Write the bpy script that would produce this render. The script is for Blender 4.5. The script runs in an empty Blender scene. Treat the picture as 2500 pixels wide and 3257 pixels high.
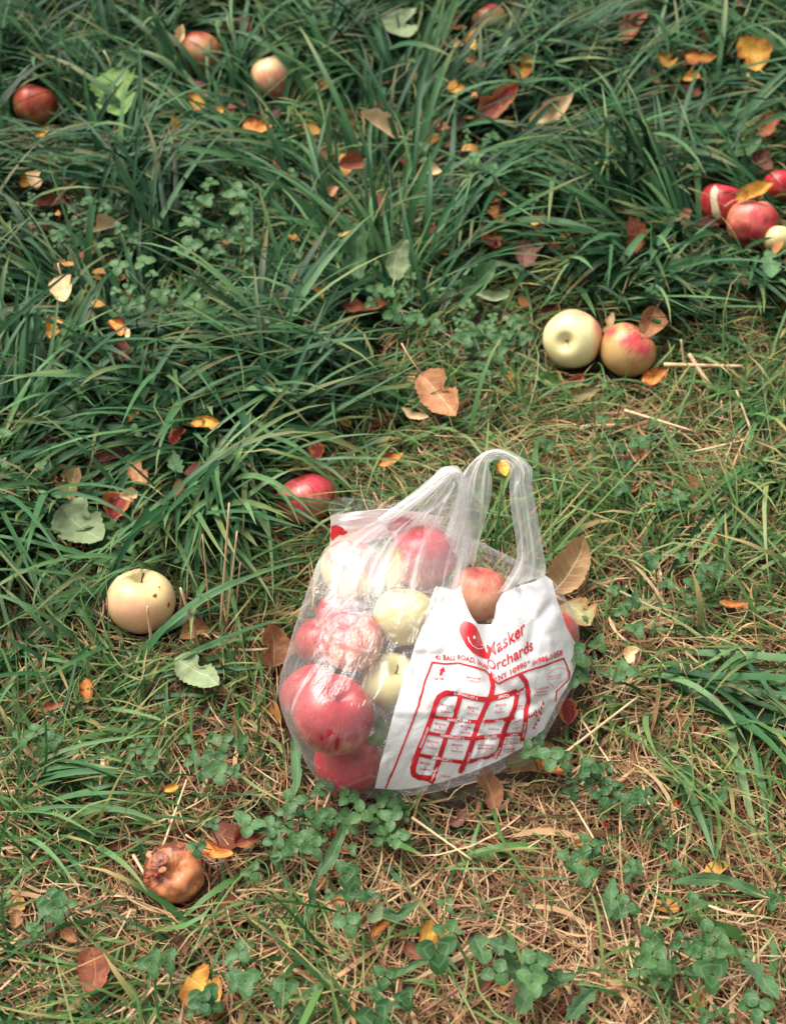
import bpy, bmesh, math, random
import numpy as np
from mathutils import Vector, Matrix, noise as mnoise
from mathutils.bvhtree import BVHTree

random.seed(7)
rng = np.random.default_rng(11)
SC = bpy.context.scene
COL = SC.collection

# ------------------------------------------------------------------ camera
H, TH = 1.30, math.radians(48.0)
F = 3257 / 56 * 80            # focal length in photograph pixels
CX, CY = 1250.0, 1628.5
cam = bpy.data.cameras.new('camera')
cam.sensor_fit = 'VERTICAL'; cam.sensor_height = 56; cam.lens = 80
cam.clip_start = 0.05; cam.clip_end = 200
cam.dof.use_dof = True; cam.dof.focus_distance = 1.50; cam.dof.aperture_fstop = 9.0
camo = bpy.data.objects.new('camera', cam); COL.objects.link(camo)
camo.location = (0, 0, H); camo.rotation_euler = (math.pi/2 - TH, 0, 0)
SC.camera = camo
CAM = np.array([0, 0, H])
FW = np.array([0, math.cos(TH), -math.sin(TH)])
UP = np.array([0, math.sin(TH), math.cos(TH)])
RT = np.array([1.0, 0, 0])

# ------------------------------------------------------------------ light
world = bpy.data.worlds.new('World'); SC.world = world; world.use_nodes = True
wn = world.node_tree; wn.nodes.clear()
sky = wn.nodes.new('ShaderNodeTexSky'); sky.sky_type = 'NISHITA'; sky.sun_disc = False
SUN_EL, SUN_AZ = math.radians(58), math.radians(-50)
sky.sun_elevation = SUN_EL; sky.sun_rotation = SUN_AZ
sky.dust_density = 4.0; sky.ozone_density = 0.6
hs = wn.nodes.new('ShaderNodeHueSaturation'); hs.inputs['Saturation'].default_value = 0.16
bg = wn.nodes.new('ShaderNodeBackground'); bg.inputs['Strength'].default_value = 0.0531
wo = wn.nodes.new('ShaderNodeOutputWorld')
wn.links.new(sky.outputs[0], hs.inputs['Color']); wn.links.new(hs.outputs[0], bg.inputs['Color'])
wn.links.new(bg.outputs[0], wo.inputs['Surface'])
sun = bpy.data.lights.new('sun', 'SUN'); sun.energy = 1.5; sun.angle = math.radians(38)
sun.color = (1.0, 0.93, 0.84)
suno = bpy.data.objects.new('sun', sun); COL.objects.link(suno)
sd = Vector((math.sin(SUN_AZ)*math.cos(SUN_EL), math.cos(SUN_AZ)*math.cos(SUN_EL), math.sin(SUN_EL)))
suno.rotation_euler = sd.to_track_quat('Z', 'Y').to_euler()
SC.view_settings.view_transform = 'Standard'; SC.view_settings.look = 'None'
SC.view_settings.gamma = 1.0; SC.view_settings.use_curve_mapping = False
SC.view_settings.exposure = 2.058
SC.render.engine = 'CYCLES'
SC.cycles.transparent_max_bounces = 24
SC.cycles.max_bounces = 10

# ------------------------------------------------------------------ measuring helpers
def ray(x, y):
    return FW + (x-CX)/F*RT + (CY-y)/F*UP
def at(x, y, z=0.0):
    d = ray(x, y); t = (z-H)/d[2]
    return CAM + t*d
def depth_at(x, y, z=0.0):
    return (z-H)/ray(x, y)[2]
def proj(P):
    P = np.asarray(P, float) - CAM
    t = P @ FW
    return CX + F*(P @ RT)/t, CY - F*(P @ UP)/t, t
def smooth(a, b, x):
    t = np.clip((x-a)/(b-a), 0, 1); return t*t*(3-2*t)

# ------------------------------------------------------------------ object helpers
def tag(o, label=None, cat=None, group=None, kind=None):
    if label: o['label'] = label
    if cat: o['category'] = cat
    if group: o['group'] = group
    if kind: o['kind'] = kind
    return o
def empty(name, loc, rot=None):
    o = bpy.data.objects.new(name, None); COL.objects.link(o)
    o.location = loc; o.empty_display_size = 0.02
    if rot is not None: o.rotation_euler = rot
    return o
def link(name, me, mat=None, parent=None, smooth_=True):
    o = bpy.data.objects.new(name, me); COL.objects.link(o)
    if mat is not None and not me.materials: me.materials.append(mat)
    if smooth_ and len(me.polygons):
        me.polygons.foreach_set('use_smooth', np.ones(len(me.polygons), bool))
    if parent is not None: o.parent = parent
    return o
def pymesh(name, V, Fc, uv=None):
    me = bpy.data.meshes.new(name); me.from_pydata([tuple(map(float, v)) for v in V], [], Fc)
    if uv is not None:
        l = me.uv_layers.new(name='UVMap')
        idx = np.empty(len(me.loops), np.int32); me.loops.foreach_get('vertex_index', idx)
        l.data.foreach_set('uv', np.asarray(uv, np.float32)[idx].ravel())
    me.update(); return me
def npmesh(name, V, Q, attr=None):
    """V (n,3); Q (m,k) k=3 or 4; attr (n,4) stored as colour attribute 'col'"""
    me = bpy.data.meshes.new(name)
    m, k = Q.shape
    me.vertices.add(len(V)); me.vertices.foreach_set('co', np.ascontiguousarray(V, np.float32).ravel())
    me.loops.add(m*k); me.loops.foreach_set('vertex_index', np.ascontiguousarray(Q, np.int32).ravel())
    me.polygons.add(m); me.polygons.foreach_set('loop_start', np.arange(0, m*k, k, dtype=np.int32))
    if attr is not None:
        a = me.attributes.new('col', 'FLOAT_COLOR', 'POINT')
        a.data.foreach_set('color', np.ascontiguousarray(attr, np.float32).ravel())
    me.update(calc_edges=True); return me
def grid_faces(nu, nv, wrap=False):
    f = []
    for i in range(nu-1):
        for j in range(nv if wrap else nv-1):
            j2 = (j+1) % nv
            f.append((i*nv+j, (i+1)*nv+j, (i+1)*nv+j2, i*nv+j2))
    return f
def tube(pts, radii, n=6):
    pts = [Vector(p) for p in pts]; V = []; 
    for i, p in enumerate(pts):
        t = (pts[min(i+1, len(pts)-1)] - pts[max(i-1, 0)]).normalized()
        a = t.cross(Vector((0.31, 0.2, 0.93))).normalized(); b = t.cross(a)
        for k in range(n):
            an = 2*math.pi*k/n; V.append(p + (a*math.cos(an)+b*math.sin(an))*radii[i])
    Fc = [f[::-1] for f in grid_faces(len(pts), n, True)]
    Fc.append(tuple(range(n))[::-1]); Fc.append(tuple((len(pts)-1)*n+k for k in range(n)))
    return V, Fc

# ------------------------------------------------------------------ material helpers
class NT:
    def __init__(s, name):
        s.m = bpy.data.materials.new(name); s.m.use_nodes = True
        s.t = s.m.node_tree; s.t.nodes.clear()
        s.out = s.t.nodes.new('ShaderNodeOutputMaterial')
    def n(s, ty, **kw):
        nd = s.t.nodes.new('ShaderNode'+ty)
        for k, v in kw.items():
            if isinstance(v, bpy.types.NodeSocket): s.t.links.new(v, nd.inputs[k.replace('_', ' ')])
            elif k.replace('_', ' ') in nd.inputs: nd.inputs[k.replace('_', ' ')].default_value = v
            else: setattr(nd, k, v)
        return nd
    def l(s, a, b): s.t.links.new(a, b)
    def math(s, op, a, b=None, c=None, clamp=False):
        nd = s.t.nodes.new('ShaderNodeMath'); nd.operation = op; nd.use_clamp = clamp
        for i, v in enumerate((a, b, c)):
            if v is None: continue
            if isinstance(v, bpy.types.NodeSocket): s.l(v, nd.inputs[i])
            else: nd.inputs[i].default_value = v
        return nd.outputs[0]
    def mix(s, f, a, b):
        nd = s.t.nodes.new('ShaderNodeMix'); nd.data_type = 'RGBA'
        for i, v in ((0, f), (6, a), (7, b)):
            if isinstance(v, bpy.types.NodeSocket): s.l(v, nd.inputs[i])
            else: nd.inputs[i].default_value = v if i == 0 else (*v, 1)
        return nd.outputs[2]
    def ss(s, v, a, b):
        nd = s.t.nodes.new('ShaderNodeMapRange'); nd.interpolation_type = 'SMOOTHSTEP'
        s.l(v, nd.inputs[0]); nd.inputs[1].default_value = a; nd.inputs[2].default_value = b
        return nd.outputs[0]
    def noise(s, scale, vec=None, detail=3, rough=0.55, dist=0.0):
        nd = s.n('TexNoise', Scale=scale, Detail=detail, Roughness=rough, Distortion=dist)
        if vec is not None: s.l(vec, nd.inputs['Vector'])
        return nd.outputs[0]

def leafy_shader(T, col, rough=0.5, trans=0.25, bump=None, spec=0.4):
    d = T.n('BsdfDiffuse'); T.l(col, d.inputs['Color'])
    tr = T.n('BsdfTranslucent'); T.l(col, tr.inputs['Color'])
    gl = T.n('BsdfGlossy', Roughness=rough)
    if bump is not None: T.l(bump, d.inputs['Normal']); T.l(bump, gl.inputs['Normal'])
    mx = T.n('MixShader'); mx.inputs[0].default_value = trans
    T.l(d.outputs[0], mx.inputs[1]); T.l(tr.outputs[0], mx.inputs[2])
    lw = T.n('LayerWeight', Blend=0.5)
    f = T.math('MULTIPLY', T.math('ADD', 0.045, T.math('MULTIPLY', T.math('POWER', lw.outputs['Facing'], 4.0), 0.22)), spec*2)
    m2 = T.n('MixShader'); T.l(f, m2.inputs[0]); T.l(mx.outputs[0], m2.inputs[1]); T.l(gl.outputs[0], m2.inputs[2])
    T.l(m2.outputs[0], T.out.inputs[0])

def mat_grass(name, cols, tipcol, tip_amount=0.5, rough=0.45, trans=0.22):
    T = NT(name); a = T.n('Attribute', attribute_name='col')
    sx = T.n('SeparateColor'); T.l(a.outputs['Color'], sx.inputs[0])
    rmp = T.n('ValToRGB'); e = rmp.color_ramp.elements
    for i, c in enumerate(cols):
        pos = i/(len(cols)-1)
        el = e[0] if i == 0 else (e[len(e)-1] if i == len(cols)-1 else e.new(pos))
        el.position = pos; el.color = (*c, 1)
    T.l(sx.outputs[0], rmp.inputs[0])
    g = T.n('NewGeometry')
    blot = T.noise(60, g.outputs['Position'], 2)
    c1 = T.mix(T.math('MULTIPLY', blot, 0.5), rmp.outputs[0], tuple(x*0.55 for x in cols[0]))
    f = T.math('MULTIPLY', T.ss(T.math('ADD', sx.outputs[1], T.math('MULTIPLY', T.math('SUBTRACT', sx.outputs[2], 0.5), 0.7)), 0.80, 1.15), tip_amount)
    c2 = T.mix(f, c1, tipcol)
    leafy_shader(T, c2, rough, trans, None, 0.22)
    return T.m

def mat_soil():
    T = NT('soil'); g = T.n('NewGeometry')
    n1 = T.noise(18, g.outputs['Position'], 6, 0.65); n2 = T.noise(120, g.outputs['Position'], 4, 0.6)
    c = T.mix(n1, (0.010, 0.004, 0.003), (0.045, 0.019, 0.011))
    c = T.mix(T.math('MULTIPLY', n2, 0.5), c, (0.11, 0.06, 0.035))
    p = T.n('BsdfPrincipled', Roughness=0.95); T.l(c, p.inputs['Base Color'])
    b = T.n('Bump', Strength=0.8, Distance=0.02); T.l(n2, b.inputs['Height']); T.l(b.outputs[0], p.inputs['Normal'])
    T.l(p.outputs[0], T.out.inputs[0]); return T.m

def mat_leaf(name, c1, c2, vein, edge=None, rough=0.55, trans=0.18, vstr=0.55, blot=7):
    T = NT(name)
    uvn = T.n('UVMap'); sp = T.n('SeparateXYZ'); T.l(uvn.outputs[0], sp.inputs[0])
    oi = T.n('ObjectInfo'); u = sp.outputs[0]
    v = T.math('ABSOLUTE', T.math('MULTIPLY', T.math('SUBTRACT', sp.outputs[1], 0.5), 2))
    tc = T.n('TexCoord'); vm = T.n('VectorMath', operation='ADD')
    T.l(tc.outputs['UV'], vm.inputs[0]); cb = T.n('CombineXYZ')
    rs = T.math('MULTIPLY', oi.outputs['Random'], 37); T.l(rs, cb.inputs[0]); T.l(rs, cb.inputs[1]); T.l(cb.outputs[0], vm.inputs[1])
    nz = T.noise(blot*0.45, vm.outputs[0], 5, 0.62, 0.6)
    fine = T.noise(38, vm.outputs[0], 3)
    col = T.mix(T.ss(nz, 0.34, 0.66), c1, c2)
    if edge is not None:
        en = T.math('ADD', T.math('MULTIPLY', v, 0.6), T.math('MULTIPLY', nz, 1.1))
        col = T.mix(T.ss(en, 0.75, 1.05), col, edge)
    col = T.mix(T.math('MULTIPLY', T.ss(fine, 0.5, 0.8), 0.35), col, tuple(x*0.45 for x in c2))
    mid = T.math('SUBTRACT', 1.0, T.ss(v, 0.02, 0.075))
    fr = T.math('FRACT', T.math('MULTIPLY', T.math('SUBTRACT', u, T.math('MULTIPLY', v, 0.22)), 7.5))
    lat = T.math('SUBTRACT', 1.0, T.ss(T.math('ABSOLUTE', T.math('SUBTRACT', fr, 0.5)), 0.03, 0.11))
    lat = T.math('MULTIPLY', lat, T.math('SUBTRACT', 0.75, T.math('MULTIPLY', v, 0.5)))
    ve = T.math('MAXIMUM', mid, T.math('MULTIPLY', lat, 0.55))
    col = T.mix(T.math('MULTIPLY', ve, vstr), col, vein)
    hsv = T.n('HueSaturation'); T.l(col, hsv.inputs['Color'])
    T.l(T.math('ADD', 0.78, T.math('MULTIPLY', oi.outputs['Random'], 0.42)), hsv.inputs['Value'])
    b = T.n('Bump', Strength=0.5, Distance=0.002)
    T.l(T.math('ADD', T.math('MULTIPLY', ve, -0.7), fine), b.inputs['Height'])
    leafy_shader(T, hsv.outputs[0], rough, trans, b.outputs[0], 0.3)
    return T.m

def mat_apple(name, base, blush, bdir, lo, hi, base2=None, rough=0.34, spots=0.5, streak=0.35, brown=None):
    T = NT(name); tc = T.n('TexCoord'); ob = tc.outputs['Object']
    oi = T.n('ObjectInfo')
    nr = T.n('VectorMath', operation='NORMALIZE'); T.l(ob, nr.inputs[0]); nv = nr.outputs[0]
    sp = T.n('SeparateXYZ'); T.l(nv, sp.inputs[0])
    ang = T.math('ARCTAN2', sp.outputs[1], sp.outputs[0])
    cb = T.n('CombineXYZ'); T.l(T.math('MULTIPLY', ang, 9), cb.inputs[0]); T.l(T.math('MULTIPLY', sp.outputs[2], 1.1), cb.inputs[1])
    T.l(T.math('MULTIPLY', oi.outputs['Random'], 20), cb.inputs[2])
    st = T.noise(1.5, cb.outputs[0], 4, 0.7)
    big = T.noise(1.7, nv, 4, 0.55)
    dt = T.n('VectorMath', operation='DOT_PRODUCT'); T.l(nv, dt.inputs[0]); dt.inputs[1].default_value = Vector(bdir).normalized()
    f = T.math('ADD', T.math('MULTIPLY', dt.outputs['Value'], 0.5), T.math('ADD', T.math('MULTIPLY', T.math('SUBTRACT', big, 0.5), 1.3), T.math('MULTIPLY', T.math('SUBTRACT', st, 0.5), streak*2)))
    f = T.ss(f, lo, hi)
    bcol = T.mix(T.ss(big, 0.35, 0.65), base, base2 or tuple(x*0.85 for x in base))
    dark = T.mix(T.math('MULTIPLY', T.ss(st, 0.35, 0.72), min(1.0, streak*1.8)), blush, tuple(x*y for x, y in zip(blush, (0.55, 0.42, 0.5))))
    col = T.mix(f, bcol, dark)
    mo = T.noise(7.5, nv, 4, 0.7)
    col = T.mix(T.math('MULTIPLY', T.ss(mo, 0.45, 0.7), 0.13), col, tuple(0.5*x+0.5*y for x, y in zip(base, blush)))
    vo = T.n('TexVoronoi', Scale=9.0); T.l(nv, vo.inputs['Vector'])
    dots = T.math('SUBTRACT', 1.0, T.ss(vo.outputs['Distance'], 0.05, 0.12))
    col = T.mix(T.math('MULTIPLY', dots, spots*0.6), col, (0.62, 0.46, 0.26))
    cav = T.math('SUBTRACT', 1.0, T.ss(T.math('ABSOLUTE', sp.outputs[2]), 0.0, 1.0))
    if brown is not None:
        col = T.mix(T.ss(T.noise(2.2, nv, 5, 0.6), 0.50, 0.62), col, brown)
    p = T.n('BsdfPrincipled', Roughness=rough); T.l(col, p.inputs['Base Color'])
    p.inputs['Subsurface Weight'].default_value = 0.06; p.inputs['Subsurface Radius'].default_value = (0.004, 0.002, 0.001)
    p.inputs['Specular IOR Level'].default_value = 0.45
    b = T.n('Bump', Strength=0.12, Distance=0.002); T.l(T.noise(30, nv, 3), b.inputs['Height']); T.l(b.outputs[0], p.inputs['Normal'])
    T.l(p.outputs[0], T.out.inputs[0]); return T.m

def mat_plain(name, col, rough=0.6, c2=None, scale=60):
    T = NT(name); p = T.n('BsdfPrincipled', Roughness=rough)
    tc = T.n('TexCoord')
    T.l(T.mix(T.noise(scale, tc.outputs['Object'], 3), col, c2 or tuple(x*0.6 for x in col)), p.inputs['Base Color'])
    T.l(p.outputs[0], T.out.inputs[0]); return T.m

def mat_film(name, base, grazing, streak, white=0.92, sscale=(40, 2.0), fade=None, tension=0.0):
    """clear thin plastic: mostly see-through, hazy, glossy, milky along its creases"""
    T = NT(name); uvn = T.n('UVMap'); mp = T.n('Mapping'); T.l(uvn.outputs[0], mp.inputs[0])
    mp.inputs['Scale'].default_value = (sscale[0], sscale[1], 1)
    st = T.noise(1.0, mp.outputs[0], 3, 0.6, 0.8)
    g = T.n('NewGeometry'); vo = T.n('TexVoronoi', Scale=17.0, feature='DISTANCE_TO_EDGE', Randomness=1.0); T.l(g.outputs['Position'], vo.inputs['Vector'])
    vo2 = T.n('TexVoronoi', Scale=17.0, feature='F1'); T.l(g.outputs['Position'], vo2.inputs['Vector'])
    cr = vo2.outputs['Distance']; ridge = T.math('SUBTRACT', 1.0, T.math('MULTIPLY', vo.outputs['Distance'], 4.0), clamp=True)
    patch = T.ss(T.noise(13, g.outputs['Position'], 3), 0.50, 0.68)
    tv = T.n('VectorMath', operation='SUBTRACT'); T.l(g.outputs['Position'], tv.inputs[0]); tv.inputs[1].default_value = (0.062, 1.02, 0.25)
    tn = T.n('VectorMath', operation='NORMALIZE'); T.l(tv.outputs[0], tn.inputs[0])
    tens = T.noise(17, tn.outputs[0], 4, 0.7)      # tension lines running out from where the film is gathered
    tl_ = T.math('MULTIPLY', T.ss(tens, 0.57, 0.66), T.ss(T.noise(16, g.outputs['Position'], 2), 0.40, 0.60))
    lw = T.n('LayerWeight', Blend=0.35)
    fac = T.math('ADD', base, T.math('MULTIPLY', T.math('POWER', lw.outputs['Facing'], 2.5), grazing))
    fac = T.math('ADD', fac, T.math('MULTIPLY', T.ss(st, 0.50, 0.72), streak))
    fac = T.math('ADD', fac, T.math('MULTIPLY', tl_, tension))
    fac = T.math('ADD', fac, T.math('MULTIPLY', T.math('MULTIPLY', T.ss(ridge, 0.88, 1.0), patch), 0.16), clamp=True)
    fac = T.math('MULTIPLY', fac, T.ss(T.n('SeparateXYZ', Vector=uvn.outputs[0]).outputs[1], fade, fade+0.22)) if fade is not None else fac
    d = T.n('BsdfDiffuse'); d.inputs[0].default_value = (white, white, white*0.985, 1)
    tl = T.n('BsdfTranslucent'); tl.inputs[0].default_value = (white, white, white*0.985, 1)
    dm = T.n('MixShader'); dm.inputs[0].default_value = 0.40; T.l(d.outputs[0], dm.inputs[1]); T.l(tl.outputs[0], dm.inputs[2])
    tp = T.n('BsdfTransparent'); m1 = T.n('MixShader'); T.l(fac, m1.inputs[0]); T.l(tp.outputs[0], m1.inputs[1]); T.l(dm.outputs[0], m1.inputs[2])
    bmp = T.n('Bump', Strength=0.42, Distance=0.006); T.l(T.math('ADD', T.math('MULTIPLY', st, 0.5), T.math('ADD', T.math('MULTIPLY', T.math('ADD', cr, T.math('MULTIPLY', ridge, 0.3)), 0.8), T.math('MULTIPLY', tens, 1.6))), bmp.inputs['Height'])
    gl = T.n('BsdfGlossy', Roughness=0.13); T.l(bmp.outputs[0], gl.inputs['Normal'])
    lw2 = T.n('LayerWeight', Blend=0.5); T.l(bmp.outputs[0], lw2.inputs['Normal'])
    frf = T.math('ADD', 0.045, T.math('MULTIPLY', T.math('POWER', lw2.outputs['Facing'], 4.0), 0.30))
    m2 = T.n('MixShader'); T.l(frf, m2.inputs[0]); T.l(m1.outputs[0], m2.inputs[1]); T.l(gl.outputs[0], m2.inputs[2])
    T.l(m2.outputs[0], T.out.inputs[0]); return T.m

def mat_white_film():
    T = NT('white_printed_film'); g = T.n('NewGeometry')
    nz = T.noise(40, g.outputs['Position'], 4, 0.6, 0.5); n2 = T.noise(9, g.outputs['Position'], 3)
    p = T.n('BsdfPrincipled', Roughness=0.38)
    T.l(T.mix(n2, (0.88, 0.87, 0.85), (0.83, 0.82, 0.795)), p.inputs['Base Color'])
    b = T.n('Bump', Strength=0.35, Distance=0.006); T.l(nz, b.inputs['Height']); T.l(b.outputs[0], p.inputs['Normal'])
    tl = T.n('BsdfTranslucent'); tl.inputs[0].default_value = (0.8, 0.78, 0.74, 1)
    mx = T.n('MixShader'); mx.inputs[0].default_value = 0.22; T.l(p.outputs[0], mx.inputs[1]); T.l(tl.outputs[0], mx.inputs[2])
    T.l(mx.outputs[0], T.out.inputs[0]); return T.m

def mat_clover():
    T = NT('clover_green'); uvn = T.n('UVMap'); sp = T.n('SeparateXYZ'); T.l(uvn.outputs[0], sp.inputs[0])
    v = T.math('ABSOLUTE', T.math('MULTIPLY', T.math('SUBTRACT', sp.outputs[1], 0.5), 2))
    ch = T.math('ABSOLUTE', T.math('SUBTRACT', T.math('ADD', sp.outputs[0], T.math('MULTIPLY', v, 0.45)), 0.62))
    chev = T.math('SUBTRACT', 1.0, T.ss(ch, 0.03, 0.10))
    mid = T.math('SUBTRACT', 1.0, T.ss(v, 0.01, 0.06))
    g = T.n('NewGeometry'); a = T.n('Attribute', attribute_name='col'); oi = T.n('ObjectInfo')
    nz = T.noise(14, g.outputs['Position'], 3)
    c = T.mix(T.ss(nz, 0.3, 0.7), (0.022, 0.074, 0.020), (0.066, 0.148, 0.046))
    c = T.mix(T.math('MULTIPLY', T.math('MAXIMUM', chev, T.math('MULTIPLY', mid, 0.7)), 0.30), c, (0.17, 0.28, 0.14))
    leafy_shader(T, c, 0.5, 0.2, None, 0.22); return T.m

# ================================================================== materials
M_SOIL = mat_soil()
M_LONG = mat_grass('long_grass', [(0.004, 0.024, 0.009), (0.016, 0.074, 0.024), (0.048, 0.142, 0.048), (0.138, 0.262, 0.100)], (0.34, 0.24, 0.08), 0.28, 0.5, 0.16)
M_SHORT = mat_grass('short_grass', [(0.012, 0.050, 0.010), (0.042, 0.122, 0.026), (0.105, 0.210, 0.056), (0.26, 0.29, 0.105)], (0.50, 0.32, 0.13), 0.6, 0.5, 0.18)
M_STRAW = mat_grass('dry_straw', [(0.050, 0.016, 0.008), (0.26, 0.125, 0.056), (0.56, 0.345, 0.170), (0.76, 0.57, 0.35)], (0.58, 0.37, 0.18), 0.4, 0.6, 0.10)
M_CLOVER = mat_clover()
M_STEMGREEN = mat_plain('green_stalk', (0.09, 0.16, 0.06), 0.5)
M_STALK = mat_plain('straw_stalk', (0.72, 0.52, 0.31), 0.55, (0.50, 0.31, 0.16), 30)
LM = {
 'cream':  mat_leaf('leaf_cream', (0.72, 0.53, 0.30), (0.62, 0.40, 0.19), (0.80, 0.66, 0.45), vstr=0.35),
 'yellow': mat_leaf('leaf_yellow', (0.80, 0.46, 0.075), (0.74, 0.35, 0.045), (0.82, 0.58, 0.20), edge=(0.52, 0.19, 0.03)),
 'orange': mat_leaf('leaf_orange', (0.72, 0.32, 0.065), (0.56, 0.16, 0.035), (0.66, 0.38, 0.12), edge=(0.24, 0.045, 0.015)),
 'tan':    mat_leaf('leaf_tan', (0.44, 0.21, 0.095), (0.32, 0.13, 0.058), (0.62, 0.42, 0.22)),
 'rust':   mat_leaf('leaf_rust', (0.36, 0.11, 0.048), (0.22, 0.058, 0.028), (0.46, 0.20, 0.09)),
 'brown':  mat_leaf('leaf_brown', (0.20, 0.075, 0.042), (0.11, 0.036, 0.022), (0.30, 0.13, 0.07)),
 'red':    mat_leaf('leaf_red', (0.24, 0.018, 0.014), (0.12, 0.010, 0.010), (0.34, 0.06, 0.03), edge=(0.42, 0.16, 0.05), rough=0.4),
 'mauve':  mat_leaf('leaf_mauve', (0.28, 0.13, 0.10), (0.17, 0.07, 0.055), (0.36, 0.19, 0.14)),
 'green':  mat_leaf('leaf_green', (0.085, 0.185, 0.040), (0.120, 0.215, 0.040), (0.24, 0.33, 0.10)),
 'weed':   mat_leaf('leaf_weed', (0.050, 0.125, 0.045), (0.085, 0.175, 0.070), (0.22, 0.31, 0.16), rough=0.48),
 'pale':   mat_leaf('leaf_pale_green', (0.245, 0.315, 0.155), (0.195, 0.255, 0.125), (0.42, 0.46, 0.28)),
 'olive':  mat_leaf('leaf_olive', (0.31, 0.28, 0.115), (0.22, 0.20, 0.085), (0.48, 0.44, 0.24), edge=(0.28, 0.14, 0.05)),
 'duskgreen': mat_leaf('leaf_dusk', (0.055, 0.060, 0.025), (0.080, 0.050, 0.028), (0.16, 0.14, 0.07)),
 'greenbrown': mat_leaf('leaf_green_brown', (0.17, 0.21, 0.055), (0.20, 0.06, 0.035), (0.34, 0.36, 0.16), blot=4),
 'brownpale': mat_leaf('leaf_tan_olive', (0.46, 0.23, 0.11), (0.36, 0.24, 0.11), (0.74, 0.58, 0.34), vstr=0.8, blot=3),
}
M_PET = {'cream': mat_plain('stalk_cream', (0.62, 0.44, 0.24)), 'tan': mat_plain('stalk_tan', (0.58, 0.38, 0.20)),
         'pale': mat_plain('stalk_pale', (0.42, 0.44, 0.22)), 'red': mat_plain('stalk_red', (0.40, 0.15, 0.09))}

# ================================================================== apples (shapes)
def apple_mesh(name, r, seed=0, squash=0.92, lobes=0.02, dent=0.0, nr=22, ns=36, wrinkle=0.0):
    rs = random.Random(seed); V = []; ph = rs.random()*6.28; ox = Vector((rs.random()*50, rs.random()*50, 0))
    for i in range(nr+1):
        a = math.pi*i/nr
        for k in range(ns):
            th = 2*math.pi*k/ns
            rho = math.sin(a)*(1+0.075*math.cos(a)); z = math.cos(a)*squash
            z -= 0.34*math.exp(-(rho/0.25)**2) if a < math.pi/2 else 0
            z += 0.20*math.exp(-(rho/0.20)**2) if a > math.pi/2 else 0
            rho *= 1+lobes*math.cos(5*th+ph)*(1-math.cos(a))/2+0.012*math.cos(2*th+ph*2)
            p = Vector((rho*math.cos(th), rho*math.sin(th), z))
            n = mnoise.noise(p*1.1+ox); p *= 1+0.030*n
            if wrinkle: p *= 1-wrinkle*(1-abs(mnoise.noise(p*3.5+ox))*2.5)*(0.3+max(0, mnoise.noise(p*1.3+ox*3)))
            if dent: p *= 1-dent*max(0, mnoise.noise(p*1.7+ox*2))
            V.append(p*r)
    return pymesh(name, V, grid_faces(nr+1, ns, True))
def vdir(x, y, z): return Vector(RT*x + UP*y - FW*z)
M_STEM = mat_plain('apple_stalk', (0.13, 0.075, 0.035), 0.7)
M_CALYX = mat_plain('apple_calyx', (0.07, 0.05, 0.03), 0.9)
def axis_mat(ax):
    """rotation whose Z (stalk) axis points along ax = (right, up, towards camera) in the photograph's view"""
    d = Vector(RT*ax[0] + UP*ax[1] - FW*ax[2]).normalized()
    return d.to_track_quat('Z', 'Y').to_matrix().to_4x4()
APPLES = []   # centre, radius for clearing grass
def apple(px, py, rpx, z, ax, mat, label, group, seed, spin=0, squash=0.92, dent=0.0, stalk=0.016, calyx=True, name='apple', wrinkle=0.0):
    c = at(px, py, z); t = depth_at(px, py, z); r = rpx/F*t
    o = empty(name, c)
    o.matrix_world = Matrix.Translation(c) @ axis_mat(ax) @ Matrix.Rotation(spin, 4, 'Z')
    tag(o, label, 'apple', group)
    link('flesh', apple_mesh('apple_skin', r, seed, squash, dent=dent, wrinkle=wrinkle, nr=48 if wrinkle else 22, ns=72 if wrinkle else 36), mat, o)
    if stalk:
        h0 = r*(squash-0.36)
        V, Fc = tube([(0, 0, h0), (0.0005, 0, h0+stalk*0.5), (0.003, 0.001, h0+stalk)], [0.0011, 0.001, 0.0014])
        link('stalk', pymesh('stalk', V, Fc), M_STEM, o)
    if calyx:
        bm = bmesh.new(); h0 = -r*(squash-0.19)
        for k in range(5):
            a = 2*math.pi*k/5; b = [Vector((math.cos(a+d)*q, math.sin(a+d)*q, h0-hh)) for d, q, hh in ((-.5, .0022, 0), (.5, .0022, 0), (0, .0045, .0035))]
            bm.faces.new([bm.verts.new(v) for v in b])
        me = bpy.data.meshes.new('calyx'); bm.to_mesh(me); bm.free(); link('calyx', me, M_CALYX, o)
    APPLES.append((c, r, px, py, rpx, t))
    return o

RED = mat_apple('apple_deep_red', (0.62, 0.24, 0.12), (0.40, 0.008, 0.018), (0, 0.3, 1), -0.55, 0.25, spots=0.9, streak=0.75)
CRIM = mat_apple('apple_crimson', (0.62, 0.20, 0.12), (0.52, 0.022, 0.036), (0.3, 0.3, 1), -0.7, 0.1, spots=0.6, streak=0.55)
PALE = mat_apple('apple_pale_green', (0.72, 0.66, 0.32), (0.66, 0.26, 0.13), (0.9, 0.2, -0.3), 0.10, 0.85, (0.68, 0.58, 0.27), spots=0.35)
PEACH = mat_apple('apple_peach', (0.74, 0.58, 0.27), (0.66, 0.30, 0.15), (0.6, -0.4, 0.1), 0.0, 0.9, (0.72, 0.50, 0.25), spots=0.35)
PINKR = mat_apple('apple_rose', (0.72, 0.36, 0.22), (0.60, 0.045, 0.065), (0.1, 0.4, 0.8), -0.35, 0.5, spots=0.6, streak=0.5)
PEACH2 = mat_apple('apple_peach_red', (0.82, 0.60, 0.32), (0.68, 0.17, 0.11), (0.2, -0.1, -1), -0.15, 0.55, (0.80, 0.52, 0.28), spots=0.3, streak=0.2)
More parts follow.
